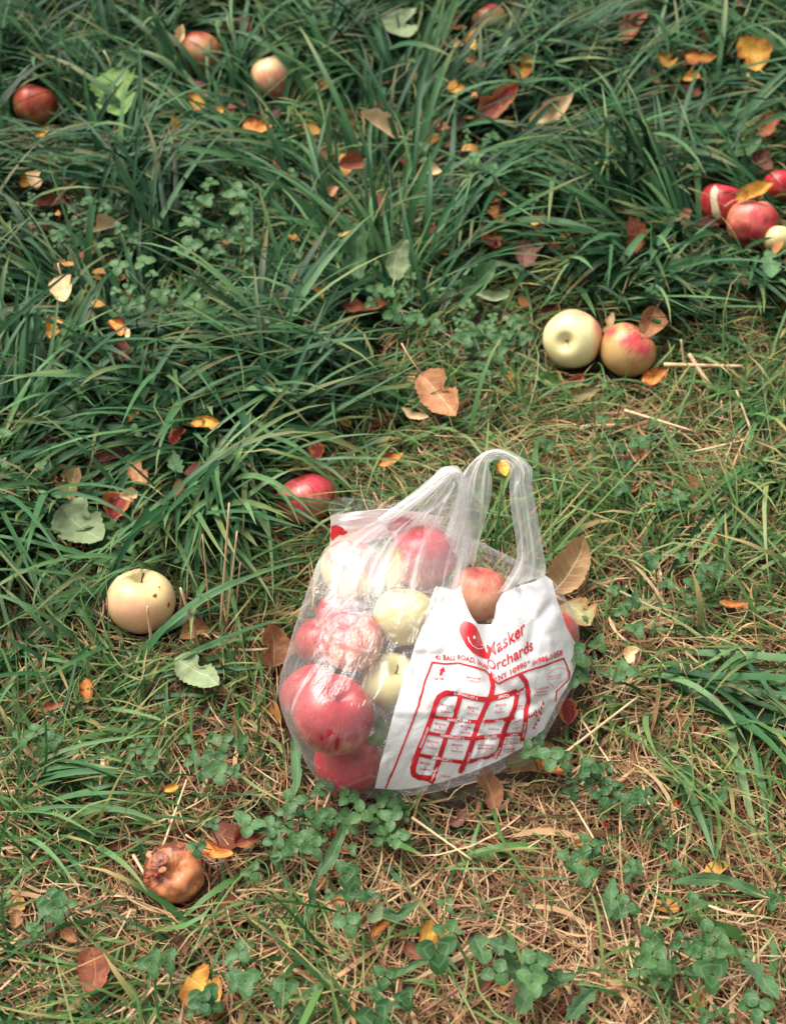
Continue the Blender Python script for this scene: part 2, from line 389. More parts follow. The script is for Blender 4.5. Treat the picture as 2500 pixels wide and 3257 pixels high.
PALEPK = mat_apple('apple_cream_pink', (0.80, 0.70, 0.36), (0.74, 0.34, 0.20), (0.3, 0.5, -0.9), -0.30, 0.42, (0.76, 0.66, 0.30), spots=0.3, streak=0.1)
ROSY = mat_apple('apple_rosy', (0.84, 0.46, 0.28), (0.74, 0.13, 0.11), (0.2, 0.2, 0.8), -0.45, 0.65, spots=0.4, streak=0.5)
CREAM = mat_apple('apple_cream', (0.86, 0.70, 0.34), (0.80, 0.44, 0.24), (0.5, -0.6, -0.4), -0.40, 0.5, (0.82, 0.64, 0.34), spots=0.35, streak=0.04)
PINK = mat_apple('apple_pink', (0.54, 0.34, 0.13), (0.60, 0.055, 0.075), (0.3, 0.35, 0.9), 0.10, 0.62, (0.46, 0.26, 0.10), spots=0.4)
BLUSH = mat_apple('apple_blush', (0.68, 0.58, 0.26), (0.56, 0.06, 0.07), (0, 0.2, 1), 0.05, 0.42, spots=0.3)
ORRED = mat_apple('apple_orange_red', (0.70, 0.36, 0.16), (0.62, 0.11, 0.06), (0.5, 0, 0.6), -0.25, 0.35, spots=0.4)
MUSH = mat_apple('apple_bruised', (0.66, 0.20, 0.13), (0.60, 0.050, 0.070), (-0.6, 0, -0.6), -0.4, 0.3, spots=0.2, brown=(0.34, 0.13, 0.06))
ROT2 = mat_apple('torn_rotten_skin', (0.20, 0.06, 0.026), (0.12, 0.030, 0.016), (0.2, 0.6, 0.5), 0.0, 0.7, rough=0.55, spots=0.0)
ROT = mat_apple('apple_rotten', (0.54, 0.185, 0.075), (0.13, 0.030, 0.015), axis_mat((0.1, 0.25, 0.9)).inverted().to_3x3() @ vdir(-.75, .62, .2), 0.0, 0.36, (0.50, 0.22, 0.085), rough=0.5, spots=0.3, brown=(0.34, 0.11, 0.045), streak=0.7)
M_FLESH = mat_plain('apple_flesh', (0.78, 0.66, 0.46), 0.5, (0.66, 0.48, 0.26), 80)

GA = 'windfall apples lying in the grass'
cream_apple = apple(450, 1914, 110, 0.036, (0.10, 0.86, 0.42), CREAM, 'pale cream apple with small red spots beside the dry stalks, left of the bag', GA, 1, spin=2.2)
apple(1822, 1078, 94, 0.034, (-0.42, -0.22, 0.88), PALEPK, 'pale yellow green apple with its hollow facing the camera, left of the pair', GA, 2, spin=0.6)
apple(1994, 1116, 91, 0.033, (0.55, 0.75, 0.30), PINK, 'pink blushed apple, right of the pair beside the orange leaf', GA, 3, spin=1.0, calyx=False)
apple(638, 176, 74, 0.040, (0.2, 0.9, -0.3), ORRED, 'orange red apple half hidden by grass under the pale curled leaf', GA, 4, stalk=0)
apple(874, 244, 77, 0.042, (-0.2, 0.8, 0.3), PEACH2, 'peach coloured apple in the long grass near the top edge', GA, 5, spin=1.4, stalk=0)
apple(112, 335, 70, 0.036, (0.3, 0.9, 0.1), ORRED, 'dull orange red apple sunk in grass at the left edge', GA, 6, spin=2, stalk=0)
apple(1556, 74, 62, 0.036, (-0.5, 0.7, 0.2), BLUSH, 'red and white apple at the top edge behind yellow leaves', GA, 7, spin=0.4, stalk=0)
apple(972, 1590, 98, 0.022, (-0.3, 0.8, 0.2), PINKR, 'red striped apple lying in the grass just behind the bag', GA, 8, spin=0.9, squash=0.8, stalk=0)
ap = apple(2293, 650, 72, 0.034, (0.2, 0.9, 0.2), CRIM, 'bright red apple split open by a white crack at the right', GA, 10, stalk=0)
ap2 = apple(2392, 714, 84, 0.034, (0.3, 0.8, -0.2), MUSH, 'bruised pink apple with a brown top beside the split red one', GA, 12, dent=0.22, stalk=0)
apple(2470, 762, 48, 0.030, (0, 1, 0), PALE, 'pale yellow apple cut by the right edge below the bruised one', GA, 13, stalk=0)
apple(2478, 590, 52, 0.034, (0, 1, 0), CRIM, 'red apple at the right edge above the yellow leaf', GA, 14, stalk=0)
# the crack in the split apple: a lens of pale flesh following the skin
def flesh_lens(parent, r, d0, d1, width):
    V = []; n = 14
    d0, d1 = Vector(d0).normalized(), Vector(d1).normalized()
    inv = parent.matrix_world.to_3x3().inverted()
    for i in range(n):
        s = i/(n-1); c = d0.lerp(d1, s).normalized(); side = c.cross(d1-d0).normalized()
        w = width*math.sin(math.pi*(0.06+0.88*s))*(1+0.25*math.sin(9*s))
        for q in (-1, -0.33, 0.33, 1):
            V.append(inv @ ((c + side*q*w).normalized()*r*(1.012 if abs(q) < 1 else 0.985)))
    o = link('exposed_flesh', pymesh('exposed_flesh', V, grid_faces(n, 4)), M_FLESH, parent)
    o['label'] = 'white flesh showing in the crack of the red apple'
flesh_lens(ap, APPLES[8][1], vdir(-0.45, 0.75, 0.6), vdir(-0.25, -0.75, 0.55), 0.21)

def skin_spot(parent, R, d, w):
    d = Vector(d).normalized(); inv = parent.matrix_world.to_3x3().inverted(); a = d.orthogonal().normalized(); b = d.cross(a)
    bv = BVHTree.FromPolygons([v.co.copy() for v in parent.children[0].data.vertices], [tuple(p.vertices) for p in parent.children[0].data.polygons])
    V = []
    for q in range(3):
        for k in range(10):
            an = k*.628; e = (d+(a*math.cos(an)*1.0+b*math.sin(an)*.7)*w*max(q, .02)/2*(1+.2*math.sin(3*an+w*90))).normalized()
            h = bv.ray_cast(Vector(), inv @ e); V.append(h[0]*1.006 if h[0] is not None else (inv @ e)*R)
    link('red_spot', pymesh('red_spot', V, grid_faces(3, 10, True)), M_SPOT, parent)
M_SPOT = mat_plain('red_spot', (0.50, 0.05, 0.05), 0.4)
for d_, w_ in (((.52, .22, .80), .07), ((.86, -.06, .48), .08), ((.22, -.14, .95), .045), ((-.3, .1, .95), .035), ((.62, .45, .62), .04)):
    skin_spot(cream_apple, APPLES[0][1], vdir(*d_), w_)
# rotten apple: crushed body, torn skin flaps and pips
ra = apple(556, 2776, 98, 0.030, (0.1, 0.25, 0.9), ROT, 'rotten split brown orange apple with torn skin at lower left', GA, 21, squash=0.90, dent=0.22, stalk=0.0, wrinkle=0.05)
def flap(parent, d, up, L, W, curl, mat, nm='skin_flap'):
    d = Vector(d); up = Vector(up); inv = parent.matrix_world.inverted(); V = []
    f = (up-up.dot(d)/d.dot(d)*d).normalized(); s = d.normalized().cross(f); base = Vector(parent.matrix_world.translation)+d
    for i in range(7):
        q = i/6; an = curl*q
        for j in range(5):
            w = (j/4-0.5)*W*(1-0.55*q**2)*(1+0.2*math.sin(5*q+j))
            V.append(inv @ (base + f*(math.sin(an)/max(curl, .01)*L if curl else q*L) + d.normalized()*((1-math.cos(an))/max(curl, .01)*L) + s*w))
    o = link(nm, pymesh(nm, V, grid_faces(7, 5)), mat, parent)
    md = o.modifiers.new('thick', 'SOLIDIFY'); md.thickness = 0.0018
    return o
RR = APPLES[-1][1]
M_PULP = mat_plain('rotten_pulp', (0.46, 0.20, 0.08), 0.6, (0.26, 0.08, 0.035), 120)
rr_ = random.Random(77)
for q in range(5):
    dx, dy = rr_.uniform(-.9, -.1), rr_.uniform(.25, .9); dz = math.sqrt(max(.05, 1-dx*dx-dy*dy))
    flap(ra, vdir(dx, dy, dz)*RR*.93, vdir(rr_.uniform(-1, 1), rr_.uniform(-1, 1), .2), rr_.uniform(.006, .012), rr_.uniform(.006, .012), rr_.uniform(.3, .9), (ROT, M_PULP, ROT2)[q % 3])
M_PIP = mat_plain('apple_pip', (0.40, 0.05, 0.02), 0.25)
for q, (a, b, c_) in enumerate(((-0.45, 0.12, 0.86), (-0.75, 0.02, 0.62))):
    bm = bmesh.new(); bmesh.ops.create_uvsphere(bm, u_segments=8, v_segments=6, radius=0.0035)
    for v in bm.verts: v.co = Vector((v.co.x*0.6, v.co.y*0.5, v.co.z*1.25))
    me = bpy.data.meshes.new('pip'); bm.to_mesh(me); bm.free(); o = link('pip', me, M_PIP, ra)
    o.location = ra.matrix_world.inverted() @ (Vector(ra.matrix_world.translation)+vdir(a, b, c_)*RR*0.99)

# ================================================================== apples in the bag
GB = 'apples inside the plastic bag'
BAGA = [  # px, py, r, z, axis, material, label, stalk
 (1059, 2275, 131, 0.110, (0.3, 0.6, 0.6), RED, 'largest deep red apple, low at the front left inside the bag', 0),
 (1105, 2428, 106, 0.040, (0.1, 0.2, 0.3), CRIM, 'dull red apple at the very bottom front of the bag', 0),
 (990, 2208, 98, 0.048, (-0.5, 0.7, 0.2), RED, 'red apple bulging from the left side of the bag', 0),
 (1119, 2044, 100, 0.122, (-0.1, 0.7, 0.4), PINKR, 'rosy red apple under crinkled film, left middle of the bag', 0),
 (1287, 1962, 100, 0.122, (0.1, 0.9, 0.1), PALE, 'cream apple left of the printed panel, in the middle of the bag', 0),
 (1244, 2169, 94, 0.085, (0.25, 0.55, 0.75), PALE, 'pale green apple with its stalk hollow showing, beside the printed panel', 0.012),
 (1119, 1812, 102, 0.130, (0.3, 0.85, 0.2), BLUSH, 'pale apple with pink top, highest at the left of the bag', 0),
 (1344, 1775, 112, 0.132, (-0.2, 0.9, 0.3), CRIM, 'bright red apple under the pleats below the left handle', 0),
 (1522, 1890, 95, 0.112, (0.2, 0.9, 0.2), ROSY, 'orange red apple showing in the notch between the handles', 0),
 (1094, 1962, 90, 0.068, (0.2, 0.8, 0.2), RED, 'dark red apple tucked behind the rosy one in the bag', 0),
 (1020, 2042, 84, 0.042, (-0.2, 0.8, 0.3), RED, 'red apple low behind the left wall of the bag', 0),
 (1768, 2012, 72, 0.045, (0.2, 0.9, 0.2), CRIM, 'red apple glimpsed through clear film at the right of the bag', 0),
]
SPH = []
for k, (px, py, r, z, ax, m, lb, st) in enumerate(BAGA):
    apple(px, py, r, z, ax, m, lb, GB, 40+k, spin=k*1.3, stalk=st)
    c, rr = APPLES[-1][0], APPLES[-1][1]; SPH.append((c, rr+0.0035))
# bulk of the hidden rest of the load (only shapes the film; nothing is built for it)
for px, py, z, r in ((1340, 2380, .050, .045), (1480, 2330, .050, .050), (1610, 2240, .050, .048), (1695, 2130, .050, .044), (1690, 2010, .065, .042),
                     (1450, 2120, .095, .042), (1600, 2060, .090, .042), (1420, 1960, .110, .036), (1690, 1920, .105, .034), (1560, 2180, .080, .045),
                     (1400, 1800, .110, .040), (1250, 1760, .100, .038), (1600, 1880, .095, .034), (1230, 2430, .035, .032), (1330, 2450, .025, .024), (1640, 2330, .030, .030)):
    SPH.append((at(px, py, z), r))

# ================================================================== plastic bag
BC = np.array([0.045, 0.905, 0.068])
NTH, NPH = 320, 170
def sphere_pts(c, r, n=220):
    i = np.arange(n)+0.5; ph = np.arccos(1-2*i/n); th = math.pi*(1+5**0.5)*i
    return c + r*np.stack([np.cos(th)*np.sin(ph), np.sin(th)*np.sin(ph), np.cos(ph)], 1)
pts = np.concatenate([sphere_pts(c, r) for c, r in SPH]); pts[:, 2] = np.maximum(pts[:, 2], 0.006)
bm = bmesh.new()
for p in pts: bm.verts.new(p)
res = bmesh.ops.convex_hull(bm, input=bm.verts[:], use_existing_faces=False)
hv = [v for v in bm.verts if v.link_faces]; idx = {v: i for i, v in enumerate(hv)}
hull_bvh = BVHTree.FromPolygons([v.co.copy() for v in hv], [[idx[v] for v in f.verts] for f in bm.faces])
bm.free()
G = np.zeros((NPH, NTH, 3)); Ndir = np.zeros_like(G)
for i in range(NPH):
    a = math.pi*(i+0.35)/(NPH-0.3)
    for k in range(NTH):
        th = 2*math.pi*k/NTH
        d = Vector((math.sin(a)*math.cos(th), math.sin(a)*math.sin(th), math.cos(a)))
        hit = hull_bvh.ray_cast(Vector(BC), d)
        G[i, k] = hit[0] if hit[0] is not None else Vector(BC)+d*0.1
for _ in range(28):
    A = (np.roll(G, 1, 1)+np.roll(G, -1, 1))/2
    B = G.copy(); B[1:-1] = (G[:-2]+G[2:])/2
    G = 0.5*G + 0.25*A + 0.25*B
def gnormals(G):
    du = np.roll(G, -1, 1)-np.roll(G, 1, 1); dv = np.gradient(G, axis=0)
    n = np.cross(dv, du); n /= np.linalg.norm(n, axis=2, keepdims=True)+1e-9
    s = np.sign(((G-BC)*n).sum(2, keepdims=True)); return n*s
Nn = gnormals(G)
sx_, sy_, st_ = proj(G.reshape(-1, 3)); sx_ = sx_.reshape(NPH, NTH); sy_ = sy_.reshape(NPH, NTH)
def Z2(x, y): return (1250+0.3869*x, 1850+0.3869*y)          # enlarged view of the panel -> photograph
def ZB(x, y): return (850+0.625*x, 1400+0.625*y)             # enlarged view of the bag -> photograph
def seg_dist(X, Y, poly):
    best = np.full(X.shape, 1e9)
    for (x0, y0), (x1, y1) in zip(poly[:-1], poly[1:]):
        dx, dy = x1-x0, y1-y0; t = np.clip(((X-x0)*dx+(Y-y0)*dy)/(dx*dx+dy*dy), 0, 1)
        best = np.minimum(best, np.hypot(X-x0-t*dx, Y-y0-t*dy))
    return best
front = (Nn @ (-FW)) > 0
fold = seg_dist(sx_, sy_, [Z2(800, 330), Z2(770, 560), Z2(830, 780), Z2(930, 890), Z2(1000, 940)])
disp = -0.010*np.exp(-(fold/34)**2) + 0.004*np.exp(-((fold-62)/30)**2)
for poly, dpt, w in (([Z2(1010, 1080), Z2(1120, 1010), Z2(1330, 890)], -0.004, 16), ([Z2(1300, 1000), Z2(1200, 1150), Z2(1050, 1320)], -0.0035, 15),
                     ([Z2(560, 1560), Z2(760, 1450), Z2(1010, 1360)], -0.003, 12), ([Z2(1290, 200), Z2(1180, 330), Z2(1130, 560)], -0.004, 20),
                     ([Z2(420, 60), Z2(480, 300), Z2(420, 560)], -0.0025, 18), ([Z2(0, 1060), Z2(260, 1075), Z2(420, 1060)], 0.002, 10)):
    disp = disp + dpt*np.exp(-(seg_dist(sx_, sy_, poly)/w)**2)
rf = random.Random(5)
for _ in range(46):
    x0, y0 = rf.uniform(930, 1800), rf.uniform(1750, 2480); an = rf.choice((rf.gauss(1.15, .5), rf.gauss(-.35, .4), rf.uniform(0, 3.14))); ln = rf.uniform(40, 150)
    mid = (x0+math.cos(an)*ln*.5+rf.uniform(-14, 14), y0-math.sin(an)*ln*.5+rf.uniform(-14, 14))
    sdist = seg_dist(sx_, sy_, [(x0, y0), mid, (x0+math.cos(an)*ln, y0-math.sin(an)*ln)])
    disp = disp + rf.choice((-1, 1))*rf.uniform(.0012, .0034)*np.exp(-(sdist/rf.uniform(5, 13))**2)
for k in range(16):      # pleats along the heavy bottom and the right flank of the panel
    x0, y0 = 1230+k*34+rf.uniform(-8, 8), 2500-k*k*.75; x1, y1 = x0+rf.uniform(10, 70), y0-rf.uniform(40, 110)
    disp = disp - rf.uniform(.0012, .0028)*np.exp(-(seg_dist(sx_, sy_, [(x0, y0), (x1, y1)])/rf.uniform(5, 9))**2)
disp = np.where(front, disp, 0)
wr = np.array([[mnoise.noise(Vector(p)*26)*0.6 + (0.5-abs(mnoise.noise(Vector(p)*48+Vector((9, 3, 1)))))*0.9 for p in row] for row in G])
G = G + Nn*(disp + wr*0.0018)[..., None]
G[..., 2] = np.maximum(G[..., 2], 0.004)
Nn = gnormals(G)
full_faces = grid_faces(NPH, NTH, True)
bag_bvh = BVHTree.FromPolygons([Vector(p) for p in G.reshape(-1, 3)], full_faces)
def on_bag(x, y, off=0.0):
    d = Vector(ray(x, y)).normalized()
    h = bag_bvh.ray_cast(Vector(CAM), d)
    if h[0] is None:                       # just past the edge: nearest point of the film
        z = 0.05; p = Vector(at(x, y, z)); h = bag_bvh.find_nearest(p)
    n = h[1]
    if n.dot(h[0]-Vector(BC)) < 0: n = -n
    return h[0] + n*off

bag = empty('plastic_bag', (0.045, 0.905, 0.0))
tag(bag, 'clear plastic carrier bag of apples with white panel printed in red', 'bag')
def bagpart(name, me, mat, sm=True):
    o = link(name, me, mat, None, sm); o.parent = bag; o.matrix_parent_inverse = Matrix.Translation(-Vector(bag.location)); return o
M_FILM = mat_film('clear_film', 0.065, 0.26, 0.06, sscale=(14, 4.0), tension=0.30)
M_HAND = mat_film('gathered_film', 0.16, 0.45, 0.50, sscale=(13, 0.8), fade=0.0)
M_HAND2 = mat_film('gathered_strap_film', 0.34, 0.45, 0.45, sscale=(9, 1.0))
M_WHITE = mat_white_film()
M_INK = mat_plain('red_ink', (0.60, 0.012, 0.022), 0.42, (0.52, 0.010, 0.018), 25)
M_INKW = mat_plain('bare_white', (0.84, 0.82, 0.80), 0.45, (0.80, 0.78, 0.76), 25)
M_INKP = mat_plain('red_ink_through_film', (0.62, 0.16, 0.17), 0.5)

# film body, with the mouth left open between the handles
mouth_poly = np.array([ZB(985, 760), ZB(1010, 860), ZB(1050, 935), ZB(1140, 940), ZB(1160, 860), ZB(1190, 760), ZB(1260, 640), ZB(1180, 600), ZB(1060, 560), ZB(1000, 640)])
hole_poly = np.array([ZB(660, 470), ZB(740, 405), ZB(800, 430), ZB(795, 500), ZB(730, 560), ZB(665, 560)])
def inpoly(x, y, P):
    c = False; n = len(P); j = n-1
    for i in range(n):
        if (P[i][1] > y) != (P[j][1] > y) and x < (P[j][0]-P[i][0])*(y-P[i][1])/(P[j][1]-P[i][1])+P[i][0]: c = not c
        j = i
    return c
keep = []
flat = G.reshape(-1, 3); nflat = Nn.reshape(-1, 3)
fx, fy, _ = proj(flat)
for f in full_faces:
    mx, my = np.mean([fx[i] for i in f]), np.mean([fy[i] for i in f]); nz = np.mean([nflat[i][2] for i in f])
    facing = np.mean([nflat[i] @ (-FW) for i in f])
    if facing > 0 and (inpoly(mx, my, mouth_poly) or inpoly(mx, my, hole_poly)): continue
    keep.append(f)
uv = [(k/NTH, i/NPH) for i in range(NPH) for k in range(NTH)]
bagpart('clear_film', pymesh('clear_film', flat, keep, uv), M_FILM)

# white printed panel (Coons patch in the panel's own directions, laid on the film)
def polyat(P, s):
    P = np.asarray(P, float); L = np.r_[0, np.cumsum(np.hypot(*np.diff(P, axis=0).T))]
    s = np.asarray(s)*L[-1]
    return np.stack([np.interp(s, L, P[:, 0]), np.interp(s, L, P[:, 1])], -1)
PT = [Z2(348, 40), Z2(430, 58), Z2(515, 80), Z2(545, 28), Z2(570, 120), Z2(610, 220), Z2(648, 300), Z2(690, 350), Z2(760, 352), Z2(805, 358), Z2(832, 310), Z2(845, 190), Z2(900, 95), Z2(1030, 40), Z2(1160, 5), Z2(1285, -60)]
PB = [Z2(-150, 1690), Z2(20, 1705), Z2(180, 1690), Z2(400, 1640), Z2(650, 1560), Z2(850, 1475), Z2(1060, 1360), Z2(1230, 1215)]
PL = [PT[0], Z2(250, 330), Z2(110, 720), Z2(0, 1090), Z2(-90, 1430), PB[0]]
PR = [PT[-1], Z2(1340, 150), Z2(1420, 380), Z2(1492, 510), Z2(1492, 690), Z2(1440, 830), Z2(1360, 960), PB[-1]]
NI, NJ = 110, 80
ss_, tt_ = np.linspace(0, 1, NI), np.linspace(0, 1, NJ)
cT, cB, cL, cR = polyat(PT, ss_), polyat(PB, ss_), polyat(PL, tt_), polyat(PR, tt_)
S_, T_ = ss_[None, :, None], tt_[:, None, None]
T2 = T_**0.8
CO = (1-T2)*cT[None]+T2*cB[None] + (1-S_)*cL[:, None]+S_*cR[:, None] - ((1-S_)*(1-T2)*cT[0]+S_*(1-T2)*cT[-1]+(1-S_)*T2*cB[0]+S_*T2*cB[-1])
PV = [on_bag(CO[j, i, 0], CO[j, i, 1], 0.0010) for j in range(NJ) for i in range(NI)]
bagpart('printed_panel', pymesh('printed_panel', PV, grid_faces(NJ, NI), [(i/NI, j/NJ) for j in range(NJ) for i in range(NI)]), M_WHITE)

# --- print: roads and lines
INKV, INKF = [], []
def ribbon(poly, w, off=0.0016, dst=None, step=5.0, closed=False):
    V, Fc = dst if dst else (INKV, INKF)
    P = [Z2(*p) for p in poly]; P = np.array(P+[P[0]] if closed else P)
    L = np.hypot(*np.diff(P, axis=0).T).sum(); n = max(2, int(L/step)+1)
    Q = polyat(P, np.linspace(0, 1, n)); D = np.gradient(Q, axis=0); D /= np.linalg.norm(D, axis=1, keepdims=True)+1e-9
    N = np.stack([-D[:, 1], D[:, 0]], 1); base = len(V); m = max(2, int(w*0.3869/4)+2)
    for i in range(n):
        for j in range(m):
            q = Q[i]+N[i]*(j/(m-1)-0.5)*w*0.3869*0.82
            V.append(on_bag(q[0], q[1], off))
    for f in grid_faces(n, m): Fc.append(tuple(base+k for k in f))
def fillpoly(poly, off=0.0016, dst=None, rings=6):
    V, Fc = dst if dst else (INKV, INKF)
    P = polyat([Z2(*p) for p in poly]+[Z2(*poly[0])], np.linspace(0, 1, 41)[:-1]); c = P.mean(0); base = len(V); n = len(P)
    for r in range(rings+1):
        for p in P: q = c+(p-c)*max(r/rings, 0.02); V.append(on_bag(q[0], q[1], off))
    for r in range(rings):
        for k in range(n): Fc.append((base+r*n+k, base+r*n+(k+1) % n, base+(r+1)*n+(k+1) % n, base+(r+1)*n+k))
# frame
ribbon([(310, 665), (430, 680), (540, 672), (640, 698), (750, 735), (800, 785), (860, 838), (930, 802), (1040, 755), (1150, 718), (1270, 675), (1398, 630)], 17)
ribbon([(322, 660), (255, 830), (205, 1020), (100, 1290), (20, 1500), (-60, 1690)], 18)
ribbon([(1392, 630), (1440, 750), (1436, 800), (1380, 860), (1335, 900), (1328, 980)], 14)
# roads
ribbon([(1020, 890), (900, 945), (780, 968), (700, 960), (500, 922), (430, 915), (375, 945), (345, 1000), (320, 1090), (250, 1280), (200, 1400), (165, 1520), (165, 1575), (205, 1600), (300, 1612), (345, 1600)], 52)
ribbon([(545, 950), (500, 1120), (440, 1250), (390, 1400), (350, 1540), (310, 1650)], 46)
ribbon([(790, 755), (812, 850), (800, 930), (770, 1000), (700, 1150), (650, 1300), (600, 1450), (545, 1570)], 48)
ribbon([(1025, 900), (990, 1040), (905, 1220), (870, 1370), (830, 1450)], 44)
ribbon([(1035, 760), (1085, 820), (1105, 900), (1110, 970), (1085, 1060), (1075, 1190), (1050, 1310)], 44)
ribbon([(1085, 870), (1000, 915), (900, 950)], 34, 0.0018)
ribbon([(330, 1105), (540, 1140), (700, 1150), (860, 1138), (985, 1110)], 36, 0.0019)
ribbon([(280, 1240), (480, 1275), (640, 1287), (800, 1270), (980, 1250), (1070, 1245)], 36, 0.0019)
ribbon([(205, 1415), (400, 1455), (580, 1478), (720, 1450), (870, 1412)], 36, 0.0019)
ribbon([(900, 1335), (1050, 1325)], 7)
ribbon([(1330, 715), (1400, 712), (1432, 745), (1420, 790), (1360, 830), (1322, 880), (1300, 850), (1262, 820), (1258, 770), (1290, 735), (1330, 715)], 3.5)
ribbon([(560, 600), (520, 610)], 2)
fillpoly([(412, 700), (428, 742), (410, 742), (398, 775), (374, 775), (386, 738), (372, 738)])
for k, (x, y) in enumerate([(1225, 1000), (1210, 1035), (1165, 1065), (1190, 1062), (1205, 1075), (1150, 1085), (1110, 1105), (1130, 1098), (1170, 1095), (1165, 1165), (1152, 1195), (1110, 1300), (1185, 1130)]):
    fillpoly([(x, y-20), (x+10, y+12), (x-10, y+12)], rings=2)
bagpart('printed_map', pymesh('printed_map', INKV, INKF), M_INK)
# logo
LV, LF = [], []
fillpoly([(585, 330), (615, 332), (650, 348), (676, 380), (700, 430), (716, 480), (735, 530), (765, 580), (800, 625), (785, 642), (745, 634), (690, 612), (640, 580), (600, 530), (565, 470), (545, 415), (550, 360)], dst=(LV, LF))
bagpart('printed_logo', pymesh('printed_logo', LV, LF), M_INK)
LV, LF = [], []
ribbon([(612, 458), (618, 492), (640, 530), (678, 552), (715, 553), (738, 540), (730, 520), (708, 525)], 7, 0.0021, (LV, LF))
fillpoly([(655, 443), (664, 456), (660, 474), (650, 474), (646, 458)], 0.0021, (LV, LF), 2)
bagpart('logo_lines', pymesh('logo_lines', LV, LF), M_INKW)
# lettering
TXT = {}
dg = None
def glyphs(s, bold):
    key = (s, bold)
    if key not in TXT:
        cu = bpy.data.curves.new('lettering', 'FONT'); cu.body = s; cu.size = 1.0; cu.resolution_u = 3
        cu.offset = bold
        ob = bpy.data.objects.new('lettering_source', cu); COL.objects.link(ob)
        bpy.context.view_layer.update()
        me = bpy.data.meshes.new_from_object(ob.evaluated_get(bpy.context.evaluated_depsgraph_get()))
        TXT[key] = ([tuple(v.co) for v in me.vertices], [tuple(p.vertices) for p in me.polygons])
        bpy.data.objects.remove(ob); bpy.data.curves.remove(cu); bpy.data.meshes.remove(me)
    return TXT[key]
def lettering(s, path, h, up, off=0.0018, dst=None, bold=0.012, h2=None):
    V, Fc = dst; gv, gf = glyphs(s, bold)
    xs = [v[0] for v in gv]; x0, w = min(xs), max(xs)-min(xs); base = len(V)
    P = np.array([Z2(*p) for p in path]); upv = np.array(up, float); upv /= np.hypot(*upv)
    fr = [(v[0]-x0)/w for v in gv]; Q = polyat(P, fr)
    for (vx, vy, _), q, f in zip(gv, Q, fr):
        hh = (h+(h2-h)*f if h2 else h)*0.3869/0.72
        p = q+upv*vy*hh; V.append(on_bag(p[0], p[1], off))
    for f in gf: Fc.append(tuple(base+k for k in f))
RV, RF = [], []; D = (RV, RF)
lettering('45 BALL ROAD, WAR', [(340, 642), (450, 652), (560, 645), (650, 668), (780, 738)], 40, (0.12, -1), dst=D, bold=0.02)
lettering('WICK,', [(790, 750), (855, 818)], 30, (0.3, -1), dst=D)
lettering('NY 10990', [(868, 810), (1088, 698)], 42, (-0.15, -1), dst=D, bold=0.02)
lettering('\u2022', [(1094, 682), (1116, 676)], 34, (-0.1, -1), dst=D)
lettering('(845)', [(1138, 695), (1190, 668)], 34, (-0.15, -1), dst=D)
lettering('986-1058', [(1188, 675), (1290, 640), (1384, 600)], 44, (-0.15, -1), dst=D, bold=0.02)
lettering('Masker', [(778, 628), (865, 585), (950, 525), (1080, 418)], 104, (-0.1, -1), dst=D, bold=0.018, h2=112)
lettering('Orchards', [(772, 706), (850, 728), (930, 690), (1010, 640), (1145, 562)], 76, (-0.1, -1), dst=D, bold=0.018, h2=100)
lettering('Up Hill', [(335, 808), (412, 814)], 24, (0.15, -1), dst=D, bold=0.02)
def cell(lines, x, y, w, sl=0.15, lh=25, h=18, dst=D):
    for k, s in enumerate(lines):
        ww = w*(0.14 if s == '&' else min(1, 0.14*len(s)))
        yy = y+(k-(len(lines)-1)/2)*lh+h/2; xx = x-(k-(len(lines)-1)/2)*lh*0.12
        lettering(s, [(xx-ww/2, yy-sl*ww/2), (xx+ww/2, yy+sl*ww/2)], h, (0.12, -1), dst=dst, bold=0.008)
MD = ['McIntosh', '&', 'Delicious']
cell(['McIntosh', '& Delicious'], 655, 805, 105); cell(MD, 438, 1042, 92); cell(MD, 650, 1058, 92, 0.08)
cell(['McIntosh', '&', 'Empire'], 875, 1040, 80, -0.02); cell(['Empire', '& Rome'], 1050, 1032, 70, -0.1)
cell(MD, 380, 1192, 92); cell(MD, 590, 1212, 88, 0.08); cell(['Delicious'], 820, 1207, 85, 0.03); cell(['Cortlands', '&', 'Empire'], 1008, 1168, 66, -0.35)
cell(MD, 318, 1335, 92); cell(MD, 520, 1362, 88, 0.08); cell(['Red Delicious', '& Empire'], 752, 1352, 125, 0.02); cell(['McIntosh &', 'Delicious'], 970, 1300, 95, -0.05, 22, 14)
cell(['Delicious', '& Empire'], 955, 1378, 90, -0.08, 22, 12)
cell(MD, 260, 1510, 92); cell(['Delicious'], 430, 1592, 80, 0.02)
cell(['McIntosh', '& Delicious'], 1318, 782, 95, -0.25, 22, 14); cell(['Cortland &', 'Granny', 'Smith Greenings'], 1208, 900, 110, -0.2, 26, 14)
cell(['Wooded', 'Area'], 1170, 1130, 60, -0.25, 24, 13)
bagpart('printed_lettering', pymesh('printed_lettering', RV, RF), M_INK, False)
WV, WF = [], []; D2 = (WV, WF)
def wl(s, path, h, up): lettering(s, path, h, up, 0.0026, D2, 0.014)
wl('PARKING LOT 5', [(493, 927), (690, 966)], 22, (0.1, -1)); wl('SAUCE', [(850, 973), (938, 952)], 24, (0, -1)); wl('LANE', [(1015, 918), (1078, 890)], 22, (-0.2, -1))
wl('PARKING LOT 4', [(440, 1142), (628, 1158)], 22, (0.1, -1)); wl('CIDER', [(825, 1152), (902, 1145)], 22, (0.1, -1))
wl('PARKING LOT 3', [(383, 1268), (570, 1294)], 22, (0.1, -1)); wl('STRUDEL', [(738, 1284), (848, 1274)], 22, (0.1, -1)); wl('LANE', [(955, 1262), (1012, 1257)], 20, (0.1, -1))
